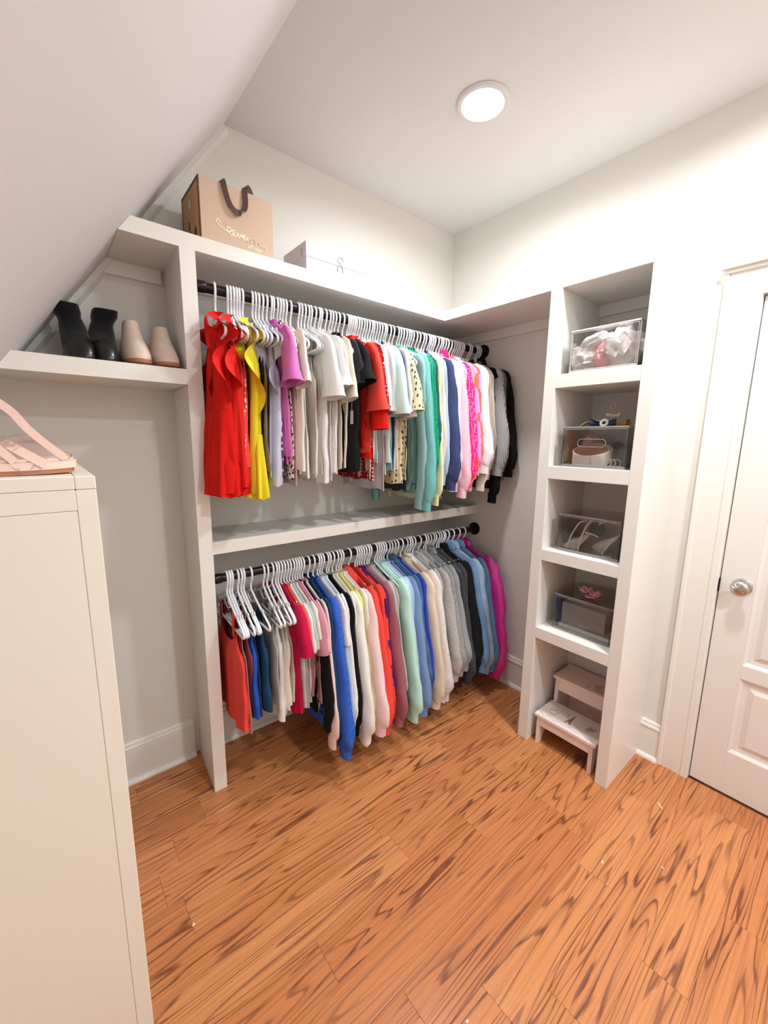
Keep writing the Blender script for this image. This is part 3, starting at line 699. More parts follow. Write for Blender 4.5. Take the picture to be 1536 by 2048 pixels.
# kind, colour, pattern, second colour, hem height, sleeve end, wording, extra
UP = [
 ('D','red',None,None,1.30,None,'bright red ruffled dress',dict(t=.040,w=.16,flare=.15,yaw=-10,rw=.080,ra=.046,rl=-.42,amp=.011,tier=-.44)),
 ('R','scarlet',None,None,1.33,None,'scarlet puff sleeve top',dict(t=.028,w=.165,yaw=-13,rw=.070,ra=.038,amp=.009,tier=-.36,frill=True)),
 ('T','darkred',None,None,1.35,None,'dark red sleeveless top',{}),
 ('T','coral',None,None,1.40,None,'coral sleeveless top',dict(w=.16,t=.012)),
 ('T','coral','floral','blush',1.38,None,'coral floral sleeveless top',dict(w=.165)),
 ('T','burgundy',None,None,1.36,None,'burgundy sleeveless top',{}),
 ('R','yellow',None,None,1.285,None,'bright yellow ruffled top',dict(t=.026,w=.17,yaw=-8,rw=.055,ra=.042,rl=-.46,amp=.008,tier=-.52,frill=True)),
 ('T','black','dots','darkgreen',1.36,None,'black and green printed top',{}),
 ('T','taupe',None,None,1.37,None,'taupe sleeveless top',dict(w=.17)),
 ('T','greylav',None,None,1.36,None,'grey lavender sleeveless top',{}),
 ('R','lavender',None,None,1.315,None,'pale lavender ruffled top',dict(t=.026,w=.165,yaw=-9,rw=.060,ra=.036,amp=.007,frill=True)),
 ('T','plum','floral','lavender',1.36,None,'plum printed sleeveless top',{}),
 ('B','orchid',None,None,1.40,1.72,'orchid purple blouse',{}),
 ('B','pinkpurple',None,None,1.43,1.70,'pink purple button blouse',dict(t=.012)),
 ('S','blush','floral','charcoal',1.34,1.72,'blush floral tee',{}),
 ('T','dustypink',None,None,1.32,None,'dusty pink sleeveless top',{}),
 ('B','cream',None,None,1.36,1.70,'cream flutter blouse',{}),
 ('T','cream',None,None,1.38,None,'cream sleeveless shell top',dict(t=.011,w=.175)),
 ('T','ivory',None,None,1.34,None,'ivory shell top',{}),
 ('T','ivory','rib','offwhite',1.35,None,'ivory ribbed sleeveless top',dict(w=.175)),
 ('T','white',None,None,1.34,None,'white shell top',{}),
 ('T','satin',None,None,1.36,None,'champagne satin top',dict(amp=.006)),
 ('B','white',None,None,1.315,1.66,'white gathered blouse',dict(amp=.009,t=.020,w=.175)),
 ('T','offwhite',None,None,1.32,None,'off white shell top',{}),
 ('B','white',None,None,1.33,1.70,'thin white blouse',{}),
 ('B','lace','floral','satin',1.36,1.70,'white lace blouse',{}),
 ('T','white',None,None,1.36,None,'white sleeveless top',{}),
 ('B','satin',None,None,1.37,1.66,'pale satin blouse',{}),
 ('T','cream',None,None,1.38,None,'plain cream tank top',{}),
 ('S','charcoal',None,None,1.38,1.72,'charcoal tee',{}),
 ('B','black',None,None,1.36,1.73,'black flutter sleeve blouse',dict(t=.030,w=.185,flare=.16,srad=.058,yaw=-2)),
 ('R','black',None,None,1.37,None,'black ruffled top',{}),
 ('T','black',None,None,1.38,None,'black sleeveless top',{}),
 ('S','scarlet',None,None,1.46,1.65,'scarlet tee',{}),
 ('B','coral',None,None,1.44,1.62,'coral red blouse',dict(t=.018,srad=.056)),
 ('S','red',None,None,1.42,1.545,'bright red tee',dict(t=.016,srad=.050)),
 ('B','darkred','dots','blush',1.318,1.62,'red dotted blouse',dict(flare=.12)),
 ('T','blush','floral','tan',1.33,None,'cream and tan printed top',{}),
 ('S','ivory',None,None,1.42,1.64,'ivory lettered tee',{}),
 ('S','fuzzymint',None,None,1.40,1.62,'pale sage tee',{}),
 ('S','silver',None,None,1.27,1.62,'silver grey tee',dict(w=.18)),
 ('S','white',None,None,1.29,1.64,'plain white tee',{}),
 ('T','dustypink',None,None,1.40,None,'dusty rose tank top',{}),
 ('S','palegrey',None,None,1.34,1.64,'pale grey tee',{}),
 ('S','mint',None,None,1.40,1.61,'pale mint tee with wide sleeves',dict(t=.018,wide=.012,srad=.070,sth=2.3,yaw=-9)),
 ('S','paleteal',None,None,1.36,1.66,'pale teal tee',{}),
 ('S','navy',None,None,1.36,1.64,'navy tee',{}),
 ('B','lace',None,None,1.36,1.62,'white eyelet blouse',{}),
 ('B','ivory','floral','rose',1.36,1.60,'ivory and rose blouse',{}),
 ('B','sand','dashes','charcoal',1.29,1.63,'sand blouse with dark dashes',dict(t=.012,wide=.015,srad=.060)),
 ('T','sand','dashes','charcoal',1.30,None,'sand tank top with dark dashes',{}),
 ('T','charcoal',None,None,1.25,None,'charcoal tank top',{}),
 ('L','paleteal',None,None,1.30,1.17,'pale teal sweatshirt',{}),
 ('H','teal',None,None,1.28,1.165,'teal hooded sweatshirt',dict(t=.012)),
 ('L','white','floral','navy',1.36,1.30,'white and navy floral sweater',{}),
 ('L','emerald',None,None,1.30,1.28,'emerald green sweater',{}),
 ('L','emerald','heather','darkgreen',1.31,1.30,'heathered green sweater',{}),
 ('L','darkteal',None,None,1.40,1.40,'dark teal sweater',{}),
 ('L','lime','rib','white',1.24,1.18,'lime and white striped sweater',{}),
 ('L','palegrey',None,None,1.30,1.30,'pale grey sweater',{}),
 ('L','skyblue',None,None,1.36,1.28,'sky blue sweater with ruffled cuffs',{}),
 ('L','indigo',None,None,1.30,1.255,'navy sweatshirt',dict(t=.013,sw=.056)),
 ('L','babyblue',None,None,1.32,1.28,'baby blue sweatshirt',dict(t=.012)),
 ('L','fuzzymint','heather','white',1.24,1.30,'fuzzy pale green sweater',{}),
 ('L','blush','heather','dustypink',1.32,1.24,'blush speckled sweater',{}),
 ('L','palepink',None,None,1.34,1.24,'pale pink sweater',{}),
 ('L','rose',None,None,1.33,1.21,'rose pink sweatshirt',dict(t=.012)),
 ('L','pink',None,None,1.32,1.22,'soft pink sweater',{}),
 ('L','hotpink','knit','rose',1.34,1.26,'hot pink open knit sweater',dict(t=.012)),
 ('C','hotpink',None,None,1.34,1.30,'hot pink collared shirt',{}),
 ('L','tan',None,None,1.34,1.235,'tan sweater',dict(sw=.034)),
 ('L','orange','blocks','lilac',1.36,1.30,'orange and lilac print sweater',{}),
 ('L','lilac','blocks','orange',1.36,1.32,'lilac and orange print sweater',{}),
 ('L','white',None,None,1.38,1.33,'white cardigan',dict(t=.012,sw=.052)),
 ('L','cream',None,None,1.34,1.23,'cream cuffed blouse',{}),
 ('T','black','dots','white',1.34,None,'black and white dotted top',{}),
 ('L','palegrey','rib','white',1.32,1.30,'pale ribbed sweater',{}),
 ('L','beige',None,None,1.34,1.29,'beige sweater',{}),
 ('L','offwhite',None,None,1.34,1.30,'off white sweater',{}),
 ('L','black',None,None,1.28,1.15,'black long sleeve shirt',{}),
 ('L','grey','rib','palegrey',1.34,1.31,'grey pleated sleeve sweater',dict(t=.013,sw=.055)),
 ('L','taupegrey',None,None,1.32,1.28,'taupe grey sweater',{}),
 ('L','charcoal',None,None,1.28,1.28,'charcoal sweater',{}),
 ('J','black',None,None,1.265,1.30,'black knit jacket',dict(t=.014,sw=.050)),
]
LO = [
 ('T','coral',None,None,.330,None,'coral tank top',dict(t=.018,w=.17)),
 ('T','darkred',None,None,.34,None,'dark red tank top',{}),
 ('T','dusty',None,None,.31,None,'dusty rose tank top',{}),
 ('T','deepmauve',None,None,.36,None,'deep mauve tank top',{}),
 ('T','blue',None,None,.355,None,'bright blue tank top',dict(t=.012,w=.16)),
 ('T','navy',None,None,.37,None,'navy tank top',{}),
 ('T','tealblue',None,None,.38,None,'dark teal blue tank top',dict(t=.014,w=.165)),
 ('T','palegrey',None,None,.36,None,'pale grey tank top',{}),
 ('T','ivory',None,None,.30,None,'cream ribbed tank top',dict(t=.014,w=.15,flare=.06)),
 ('T','offwhite',None,None,.34,None,'off white tank top',{}),
 ('T','ivory',None,None,.36,None,'ivory tank top',dict(t=.013,w=.155)),
 ('T','cream',None,None,.37,None,'thin cream camisole top',{}),
 ('S','crimson',None,None,.30,.62,'crimson tee',dict(t=.012)),
 ('S','coral',None,None,.36,.63,'coral tee',{}),
 ('S','white',None,None,.31,.62,'white tee',{}),
 ('S','sage',None,None,.30,.63,'pale sage tee',{}),
 ('S','offwhite',None,None,.33,.60,'off white tee',{}),
 ('S','mauve',None,None,.36,.60,'mauve tee',dict(t=.011)),
 ('S','pink',None,None,.34,.61,'soft pink tee',{}),
 ('L','black',None,None,.30,.24,'black long sleeve shirt',{}),
 ('L','palepink',None,None,.30,.15,'pale pink long sleeve shirt',{}),
 ('L','tealblue',None,None,.30,.16,'teal long sleeve shirt',{}),
 ('L','blue','rib',(60,104,200),.20,.115,'bright blue ribbed sweater',dict(t=.014,sw=.052)),
 ('S','white',None,None,.30,.60,'bright white tee',{}),
 ('L','iceblue',None,None,.26,.20,'ice blue long sleeve shirt',{}),
 ('L','white',None,None,.26,.19,'white long sleeve shirt',{}),
 ('L','black',None,None,.25,.15,'black sweatshirt',{}),
 ('L','offwhite',None,None,.24,.14,'off white sweatshirt',{}),
 ('L','ivory',None,None,.20,.12,'ivory sweatshirt',dict(t=.013,sw=.054)),
 ('L','lemon',None,None,.22,.07,'pale yellow sweatshirt',{}),
 ('L','ivory',None,None,.22,.14,'ivory sweater',{}),
 ('L','palepink',None,None,.20,.13,'pale pink sweatshirt',dict(t=.014,sw=.056)),
 ('H','coral',None,None,.16,.12,'coral hooded sweatshirt',dict(t=.016,wide=.012)),
 ('L','coral',None,None,.20,.14,'bright coral sweatshirt',{}),
 ('L','purple','blocks','coral',.22,.12,'purple and coral striped sweatshirt',{}),
 ('L','purple',None,None,.24,.20,'dark purple sweatshirt',{}),
 ('L','deepmauve',None,None,.20,.12,'mauve sweatshirt',dict(t=.014,sw=.056)),
 ('L','mauve',None,None,.22,.14,'dusty mauve sweater',{}),
 ('L','sage',None,None,.24,.18,'sage grey sweater',{}),
 ('L','lightgrey',None,None,.24,.20,'light grey long sleeve shirt',{}),
 ('T','charcoal',None,None,.34,None,'charcoal tank top',{}),
 ('L','lightmint',None,None,.20,.10,'mint green sweatshirt',dict(t=.014,sw=.056)),
 ('L','mint',None,None,.22,.16,'pale mint sweatshirt',{}),
 ('L','iceblue','heather','paleteal',.22,.14,'ice blue heather sweatshirt',{}),
 ('L','skyblue',None,None,.24,.16,'sky blue sweater',{}),
 ('L','slate',None,None,.20,.10,'slate blue sweatshirt',dict(t=.013,sw=.054)),
 ('C','denimdark','denim','navy',.26,.20,'dark chambray collared shirt',dict(t=.012)),
 ('L','midblue',None,None,.24,.12,'mid blue sweatshirt',{}),
 ('L','royal','heather','navy',.24,.16,'royal blue sweatshirt',{}),
 ('L','oat',None,None,.18,.09,'oatmeal sweatshirt',dict(t=.015,sw=.058)),
 ('L','tan',None,None,.20,.14,'tan sweatshirt',{}),
 ('H','oatgrey','heather','white',.17,.11,'pale oatmeal hooded sweatshirt',dict(t=.016,sw=.058)),
 ('H','palegrey','heather','lightgrey',.18,.12,'pale grey hooded sweatshirt',dict(t=.014)),
 ('L','lightgrey','heather','midgrey',.20,.16,'light grey heather sweatshirt',{}),
 ('H','lightgrey','heather','midgrey',.16,.20,'light grey hooded sweatshirt',dict(t=.016,sw=.054)),
 ('H','midgrey','heather','lightgrey',.15,.22,'mid grey hooded sweatshirt',dict(t=.014)),
 ('L','midgrey',None,None,.18,.22,'mid grey sweatshirt',{}),
 ('J','grey','heather','midgrey',.16,.24,'grey zip jacket with button',dict(t=.014)),
 ('L','darkgrey',None,None,.17,.16,'dark grey sweatshirt',{}),
 ('L','charcoal','heather','darkgrey',.16,.14,'charcoal heather sweatshirt',dict(t=.013)),
 ('L','darkgrey','heather','charcoal',.18,.16,'slate grey sweatshirt',{}),
 ('L','black',None,None,.18,.16,'black fleece sweatshirt',dict(t=.013)),
 ('J','black',None,None,.18,.18,'black collared jacket',dict(t=.014)),
 ('L','black',None,None,.20,.20,'black sweater',{}),
 ('J','denimdark','denim','denim',.22,.16,'dark wash denim jacket',dict(t=.014)),
 ('J','denim','denim','babyblue',.20,.135,'light wash denim jacket',dict(t=.017,sw=.050)),
 ('J','denim','denim','denimdark',.22,.13,'mid wash denim jacket',dict(t=.016)),
 ('J','magenta',None,None,.12,.07,'shiny magenta padded jacket',dict(t=.036,w=.225,sw=.066,wide=.045,sth=2.0,out=.055,yaw=2,puff=.35)),
]
assert len(UP) == len(UPX) and len(LO) == len(LOX), (len(UP), len(UPX), len(LO), len(LOX))

def yaw_up(i):
    if i <= 6: return -15.5
    if i <= 20: return -11 + (i - 7) * .25
    if i <= 30: return -7 + (i - 21) * .4
    if i <= 43: return -3
    if i <= 58: return -8 + (i - 44) * .3
    if i <= 70: return -3 + (i - 59) * .3
    return 2.0
def yaw_lo(i):
    return (-4 if i < 3 else -3 if i < 7 else -5 if i < 12 else -1 if i < 30 else 3 if i < 60 else 4)
magenta = None
for rodname, xs, rows, zr, yf, gi in (('upper', UPX, UP, ZR1, yaw_up, 100), ('lower', LOX, LO, ZR2, yaw_lo, 500)):
    for i, (x, row) in enumerate(zip(xs, rows)):
        kind, c, pat, c2, hem, sl, words_, ex = row
        rg = random.Random(gi + i); yaw = math.radians(yf(i) + rg.uniform(-1.6, 1.6))
        ex = dict(ex); low = rodname == 'lower'
        if 'yaw' in ex: yaw = math.radians(ex.pop('yaw'))
        hero = ex.get('t', 0) >= .011
        if hero:
            if 'rw' not in ex and ex['t'] < .016: ex['t'] *= 1.5
            ex.setdefault('amp', .0065); ex.setdefault('sth', 1.8); ex.setdefault('out', .105 if low else .068)
        else:
            ex.setdefault('wide', -.014); ex.setdefault('out', .085 if low else .050); ex.setdefault('sw', .040); ex.setdefault('w', .152)
        hg = empty('clothes_hanger', (x, ROD_Y, zr), yaw)
        obj('hook', HOOK, None, hg); obj('frame', FRAME, None, hg)
        tag(hg, 'white plastic hanger, %s from the divider panel along the %s rod' % (ordinal(i + 1), rodname), 'hanger', 'white hangers on the %s rod' % rodname)
        rough = .85
        if 'satin' in words_: rough = .45
        if 'shiny' in words_: rough = .24
        root, cat = garment(kind, F(c, pat, c2, rough), x, zr, yaw, hem, gi * 7 + i, sleeve=sl, **ex)
        if 'shiny' in words_: magenta = root
        if 'lettered' in words_: lettered = root
        if words_.startswith('black flutter'): tagged = root
        tag(root, '%s on the %s hanger from the divider, %s rod' % (words_, ordinal(i + 1), rodname), cat, 'clothes hanging on the %s rod' % rodname)

# ------------------------------------------------------------------ things on the shelves
def text_mesh(s, size, shear=0.0):
    c = bpy.data.curves.new('lettering', 'FONT'); c.body = s; c.size = size; c.align_x = 'CENTER'; c.align_y = 'CENTER'; c.extrude = 0.0002; c.shear = shear; c.resolution_u = 3
    o = bpy.data.objects.new('lettering', c); COL.objects.link(o)
    dg = bpy.context.evaluated_depsgraph_get(); me = bpy.data.meshes.new_from_object(o.evaluated_get(dg))
    bpy.data.objects.remove(o); bpy.data.curves.remove(c); return me

# lettering on the ivory tee, card tag on the black blouse
o = obj('lettering', text_mesh('ee', .034), MAT['blackcloth'], lettered); o.location = (-.022, -.135, -.51); o.rotation_euler = (math.pi / 2, 0, -math.pi / 2)
o = MB().box(-.0006, .0006, -.010, .010, -.055, 0, b=.0003).build('price_tag', MAT['whitecard'], tagged); o.location = (-.040, -.205, -.415)
MB().tube([(0, 0, 0), (.004, .004, .035), (.012, .010, .06)], .0006, 4).build('tag_string', MAT['whitecard'], o)

# ---- tan gift box with ribbon handle
gb = tag(empty('gift_box', (-1.622, -.268, ZS + .001)), 'tan cardboard gift box with a brown ribbon handle and gold script', 'box')
gw, gd, gh = .277, .215, .212
MB().box(0.0015, gw, 0, gd, 0, gh, b=.002).build('carton', MAT['kraft'], gb)
fr = MB().box(-.0005, .0018, .001, .012, 0, gh - .001).box(-.0005, .0018, gd - .012, gd - .001, 0, gh - .001).box(-.0005, .0018, .012, gd - .012, gh - .012, gh - .001)
fr.build('end_frame', MAT['printdark'], gb)
MB().box(-.0002, .0020, .012, gd - .012, .0, gh - .012).build('end_panel', MAT['kraftdark'], gb)
MB().box(-.0012, .0, .105, .121, .140, .168).build('slot', MAT['whitecard'], gb)
hl = MB(); hl.add([(-.0012, .055 + .011 * math.cos(a), .045 + .017 * math.sin(a)) for a in [i * math.pi / 8 for i in range(16)]], [tuple(range(16))]); hl.build('hole', MAT['hole'], gb)
sm = MB().box(-.0010, .0, .120, .136, .072, .100)
for k in range(5): sm.box(-.0010, .0, .112 + k * .006, .115 + k * .006, .050 - (k % 2) * .006, .066)
sm.build('printed_mark', MAT['printdark'], gb)
def ribbon(path, width, axis, mat, parent, name='ribbon_handle', th=.0012):
    """path of 3d points, swept with the given width along axis"""
    P = [Vector(p) for p in path]; A = Vector(axis).normalized(); vs = []
    for i, p in enumerate(P):
        t = (P[min(i+1, len(P)-1)] - P[max(i-1, 0)]).normalized(); wv = (A - t * A.dot(t)).normalized(); nn = t.cross(wv)
        for (a, b) in ((-1, -1), (1, -1), (1, 1), (-1, 1)): vs.append(p + wv * (a * width / 2) + nn * (b * th / 2))
    n = len(P); fs = [(4*i+k, 4*i+(k+1) % 4, 4*i+4+(k+1) % 4, 4*i+4+k) for i in range(n-1) for k in range(4)] + [(3,2,1,0), (4*n-4, 4*n-3, 4*n-2, 4*n-1)]
    return MB().add(vs, fs).build(name, mat, parent, smooth=60)
def curve3(pts, n):
    P = [Vector(p) for p in pts]; m = len(P) - 1; out = []
    for i in range(n):
        t = i / (n - 1) * m; k = min(int(t), m - 1); u = t - k
        p0, p1, p2, p3 = P[max(k-1, 0)], P[k], P[k+1], P[min(k+2, m)]
        out.append(0.5 * ((2*p1) + (-p0 + p2) * u + (2*p0 - 5*p1 + 4*p2 - p3) * u*u + (-p0 + 3*p1 - 3*p2 + p3) * u**3))
    return out
ribbon(curve3([(.083, .030, gh - .004), (.083, .010, gh + .010), (.084, -.006, gh + .004), (.090, -.010, gh - .030), (.104, -.012, gh - .070), (.128, -.014, gh - .088), (.150, -.013, gh - .080), (.163, -.010, gh - .050), (.164, -.006, gh - .005), (.168, -.002, gh + .012), (.182, .006, gh + .018), (.194, .012, gh + .008), (.196, .016, gh - .001)], 40), .020, (.75, -.15, .65), MAT['ribbon'], gb)
# gold script, drawn as one running stroke, and the small second line
sc = [(.072,.098),(.062,.106),(.056,.100),(.064,.090),(.082,.082),(.100,.080),(.108,.088),(.100,.096),(.094,.086),(.104,.074),(.116,.076),(.122,.086),(.117,.092),(.112,.084),(.118,.074),(.128,.076),(.133,.088),(.138,.074),(.146,.088),(.152,.078),(.160,.088),(.155,.090),(.152,.080),(.160,.074),(.166,.082),(.168,.088),(.170,.074),(.176,.088),(.182,.086),(.184,.074),(.192,.084),(.188,.090),(.198,.088),(.200,.074),(.208,.086),(.214,.084),(.217,.074),(.226,.080),(.233,.088),(.227,.090),(.224,.080),(.231,.074),(.237,.082),(.239,.074),(.247,.078)]
MB().tube(curve3([(x, -.0008, z - .02 - (x - .06) * .10) for x, z in sc], 200), .0021, 5, flat=.4).build('gold_script', MAT['foil'], gb, smooth=60)
tm_ = text_mesh('all my', .022, .2); o = obj('small_script', tm_, MAT['foil'], gb); o.location = (.196, -.0006, .026); o.rotation_euler = (math.pi / 2, .08, 0)

# ---- white shoe box with a grey mark
sb = tag(empty('shoe_box', (-1.196, -.258, ZS + .001)), 'white shoe box with a pale grey rounded logo, standing on the shelf', 'box')
MB().box(0, .308, 0, .20, 0, .080, b=.0012).build('carton', MAT['whitecard'], sb)
MB().box(-.0022, .3102, -.0022, .2022, .064, .124, b=.0015).build('lid', MAT['whitecard'], sb)
lg = MB(); cx_, cz_ = .170, .088; yy = -.0030
lg.tube([(cx_ + .0145 * math.cos(a), yy, cz_ + .0125 * math.sin(a)) for a in [2 * math.pi * i / 22 for i in range(22)]], .0016, 5, closed=True)
lg.tube([(cx_ + .010, yy, cz_ + .010), (cx_ + .017, yy, cz_ + .015)], .0016, 5)
lg.build('logo_ring', MAT['greylogo'], sb, smooth=60)
yy2 = -.0030
lg = MB().tube([(cx_ - .013, yy2, cz_ - .048), (cx_ - .013, yy2, cz_ - .034)] + [(cx_ + .013 * math.cos(a), yy2, cz_ - .032 + .013 * math.sin(a)) for a in [math.pi - math.pi * i / 10 for i in range(11)]] + [(cx_ + .013, yy2, cz_ - .048)], .0016, 5)
lg.build('logo_arch', MAT['greylogo'], sb, smooth=60)
MB().box(-.0028, -.0020, .030, .040, .072, .105).build('end_print', MAT['greylogo'], sb)

# ---- boots and booties on the shoe shelf, toes to the room
def loft(rings, name, mat, parent, n=20, cap=True):
    """rings: (centre, half x, half y, power) horizontal sections"""
    vs = []
    for (c, hx, hy, tilt, pw) in rings:
        for k in range(n):
            a = 2 * math.pi * k / n; ca, sa = math.cos(a), math.sin(a)
            x = hx * math.copysign(abs(ca) ** pw, ca); y = hy * math.copysign(abs(sa) ** pw, sa)
            vs.append((c[0] + x, c[1] + y, c[2] + tilt * y))
    m = len(rings)
    fs = [(i*n+k, i*n+(k+1) % n, (i+1)*n+(k+1) % n, (i+1)*n+k) for i in range(m-1) for k in range(n)]
    if cap: fs += [tuple(range(n))[::-1]]
    return MB().add(vs, fs).build(name, mat, parent, smooth=60)
def boot(x, y, rz, lean, label):
    t = tag(empty('ankle_boot', (x, y, Z2 + .001), rz), label, 'boot', 'black ankle boots on the shoe shelf')
    # local: toe towards -y
    loft([((0, 0, .0), .040, .100, 0, .85), ((0, 0, .006), .043, .104, 0, .85), ((0, 0, .012), .042, .102, 0, .85)], 'sole', MAT['black'], t)
    loft([((0, 0, .012), .041, .101, 0, .85), ((0, .002, .030), .044, .098, -.05, .9), ((0, .010, .048), .041, .086, -.12, .95), ((.000, .016, .060), .038, .076, -.2, 1)], 'vamp', MAT['black'], t)
    loft([((0, .014, .046), .0415, .080, -.2, 1), ((lean * .012, .026, .075), .0415, .060, -.25, 1), ((lean * .022, .034, .105), .039, .050, -.1, 1), ((lean * .036, .038, .135), .034, .045, 0, 1), ((lean * .054, .038, .148), .033, .044, .03, .9), ((lean * .074, .036, .165), .038, .047, .04, .7), ((lean * .088, .034, .186), .036, .047, .05, .6), ((lean * .088, .034, .183), .032, .043, .05, .6), ((lean * .060, .038, .150), .026, .036, 0, 1)], 'shaft', MAT['blacksuede'], t)
    loft([((0, .072, 0), .030, .028, 0, .8), ((0, .074, .045), .034, .030, 0, .8)], 'heel', MAT['black'], t)
boot(-2.004, -.172, .10, -.28, 'black ankle boot with a slouching shaft, beside the sloped ceiling')
boot(-1.940, -.172, .05, .25, 'black ankle boot with an upright shaft, next to the nude shoes')
def bootie(x, y, rz, s, label):
    t = tag(empty('nude_bootie', (x, y, Z2 + .001), rz), label, 'shoe', 'nude booties on the shoe shelf')
    loft([((0, -.005, .010), .030, .085, .10, .9), ((0, -.005, .015), .044, .106, .06, .85), ((0, -.005, .021), .044, .107, .04, .85), ((0, -.005, .025), .041, .104, .04, .85)], 'sole', MAT['sole'], t)
    loft([((0, -.004, .022), .042, .104, .02, .85), ((0, 0, .036), .046, .098, -.06, .9), ((0, .006, .060), .042, .080, -.15, .95), ((0, .014, .090), .035, .062, -.15, 1), ((0, .020, .125), .028, .048, -.1, 1), ((0, .022, .152 * s), .0250, .040, -.05, .9), ((0, .022, .160 * s), .022, .036, 0, .9), ((0, .022, .152 * s), .018, .032, 0, .9), ((0, .024, .110), .014, .026, 0, 1)], 'upper', MAT['nude'], t)
    loft([((0, .068, 0), .028, .026, 0, .8), ((0, .070, .034), .034, .030, 0, .8)], 'heel', MAT['sole'], t)
bootie(-1.846, -.172, .08, 1.0, 'nude leather bootie beside the black boots')
bootie(-1.752, -.168, .02, .97, 'nude leather bootie against the divider panel')

# ---- pink sandal on the cabinet
sd = tag(empty('sandal', (-2.205, -.930, CZT + .0005), 0), 'pale pink platform sandal with straps and a gold buckle on the cabinet', 'shoe')
def outline(u):    # foot outline, toe at +x
    return 0.034 + .012 * math.sin(math.pi * min(1, max(0, (u - .25) / .75))) 
def slab(z0, z1, sx, name, mat, ex=0.0):
    n = 24; top = []
    for k in range(n):
        a = 2 * math.pi * k / n; ca, sa = math.cos(a), math.sin(a)
        x = .118 * math.copysign(abs(ca) ** .7, ca) * sx; u = (x / .118 + 1) / 2
        top.append((x, outline(u) * math.copysign(abs(sa) ** .6, sa) * sx))
    vs = [(x, y, z0 + ex * max(0, x) ** 2) for x, y in top] + [(x, y, z1 + ex * max(0, x) ** 2) for x, y in top]
    fs = [tuple(range(n))[::-1], tuple(range(n, 2*n))] + [(k, (k+1) % n, n+(k+1) % n, n+k) for k in range(n)]
    return MB().add(vs, fs).build(name, mat, sd, smooth=40)
slab(.0, .008, .96, 'outsole', MAT['sole'], .25); slab(.008, .022, 1.0, 'platform', MAT['pinkleather'], .25); slab(.0225, .028, .965, 'footbed', MAT['pinkleather'], .25)
def arch(x0, x1, h, wd, name, mat, sw_=.043, n=16):
    pts = []
    for k in range(n):
        a = math.pi * k / (n - 1); q = k / (n - 1)
        pts.append((x0 + (x1 - x0) * math.sin(a), -sw_ * math.cos(a), .018 + h * math.sin(a)))
    return ribbon(pts, wd, (1, 0, .2), mat, sd, name, th=.0016)
arch(.060, .020, .050, .060, 'clear_vamp', MAT['vinyl'])
arch(.072, .010, .046, .016, 'toe_strap', MAT['pinkleather'], .0445)
ribbon(curve3([(.100, -.030, .030), (.078, -.040, .052), (.052, -.046, .082), (.034, -.047, .110), (.005, -.044, .135), (-.030, -.036, .156), (-.060, -.024, .168)], 22), .013, (.6, 0, .8), MAT['pinkleather'], sd, 'ankle_strap')
ribbon(curve3([(.030, -.046, .024), (.000, -.047, .060), (-.040, -.040, .092), (-.075, -.030, .118)], 14), .013, (.6, 0, .8), MAT['pinkleather'], sd, 'heel_strap')
MB().tube([(.104 + .006 * math.cos(a), -.030, .0345 + .0055 * math.sin(a)) for a in [2*math.pi*i/14 for i in range(14)]], .0010, 5, closed=True).build('buckle', MAT['gold'], sd, smooth=60)

# ---- clear drawer boxes in the cubbies
def drawer_box(label, z, xf, tint, y0=-1.006, y1=-1.272, h=.172, handle=True):
    t = tag(empty('clear_storage_box', (xf, y0, z + .0008)), label, 'box', 'clear storage boxes in the cubby tower')
    w_, d_ = y0 - y1, min(.27, -xf - .02); e = .0022
    A = MAT['acrylic'] if tint == 0 else MAT['smoke']; E = MAT['edge'] if tint == 0 else MAT['edgesmoke']
    MB().box(-.001, d_, -w_ - .001, .001, h - .006, h, b=.001).build('lid', A, t)
    MB().box(-.0022, .0008, -w_ - .001, .001, h - .0062, h + .0003, b=.0006).build('lid_edge', E, t)
    MB().box(.004, d_, -e, 0, .002, h - .007).build('side_wall', A, t); MB().box(.004, d_, -w_, -w_ + e, .002, h - .007).build('side_wall', A, t)
    MB().box(d_ - e, d_, -w_ + e, -e, .002, h - .007).build('back_wall', A, t)
    MB().box(.002, d_, -w_, 0, 0, .0020).build('base', A, t)
    # the drawer front: a thin pane with a raised rim
    fz0, fz1, fy0, fy1 = .010, h - .011, -.006, -w_ + .006
    dr = MB().box(-.0010, .0010, fy1, fy0, fz0, fz1).build('drawer_front', A, t)
    rim = MB().tube([(-.001, fy0, fz0), (-.001, fy1, fz0), (-.001, fy1, fz1), (-.001, fy0, fz1)], .0016, 5, closed=True)
    rim.build('front_rim', E, dr)
    rl = MB()
    for yy_ in (-.0012, -w_ + .0012): rl.box(.0012, .0046, yy_ - .0016, yy_ + .0016, .002, h - .007)
    rl.build('corner_post', MAT['smokedark'] if tint else E, t)
    MB().box(-.0008, .004, -w_, 0, .0002, .0085, b=.0006).build('bottom_rail', E, t)
    if handle:
        cy_, cz_2, hw, hr = -w_ * .47, h * .60, .042, .016
        pts = [(-.0016, cy_ + hw * s_ + hr * math.cos(a), cz_2 + hr * math.sin(a)) for s_, a0 in ((1, -math.pi/2), (-1, math.pi/2)) for a in [a0 + math.pi * i / 8 for i in range(9)]]
        MB().tube(pts, .0013, 6, closed=True).build('handle_rim', E, dr, smooth=60)
    return t
drawer_box('clear storage box packed with white and pink cloth', CUB[0][0], -.350, 0, handle=False)
drawer_box('smoky clear storage box holding a coiled white belt', CUB[1][0], -.350, 1)
drawer_box('smoky clear storage box holding white sneakers', CUB[2][0], -.322, 1, handle=False)
drawer_box('smoky clear storage box holding a slate grey case', CUB[3][0], -.302, 1, handle=False)

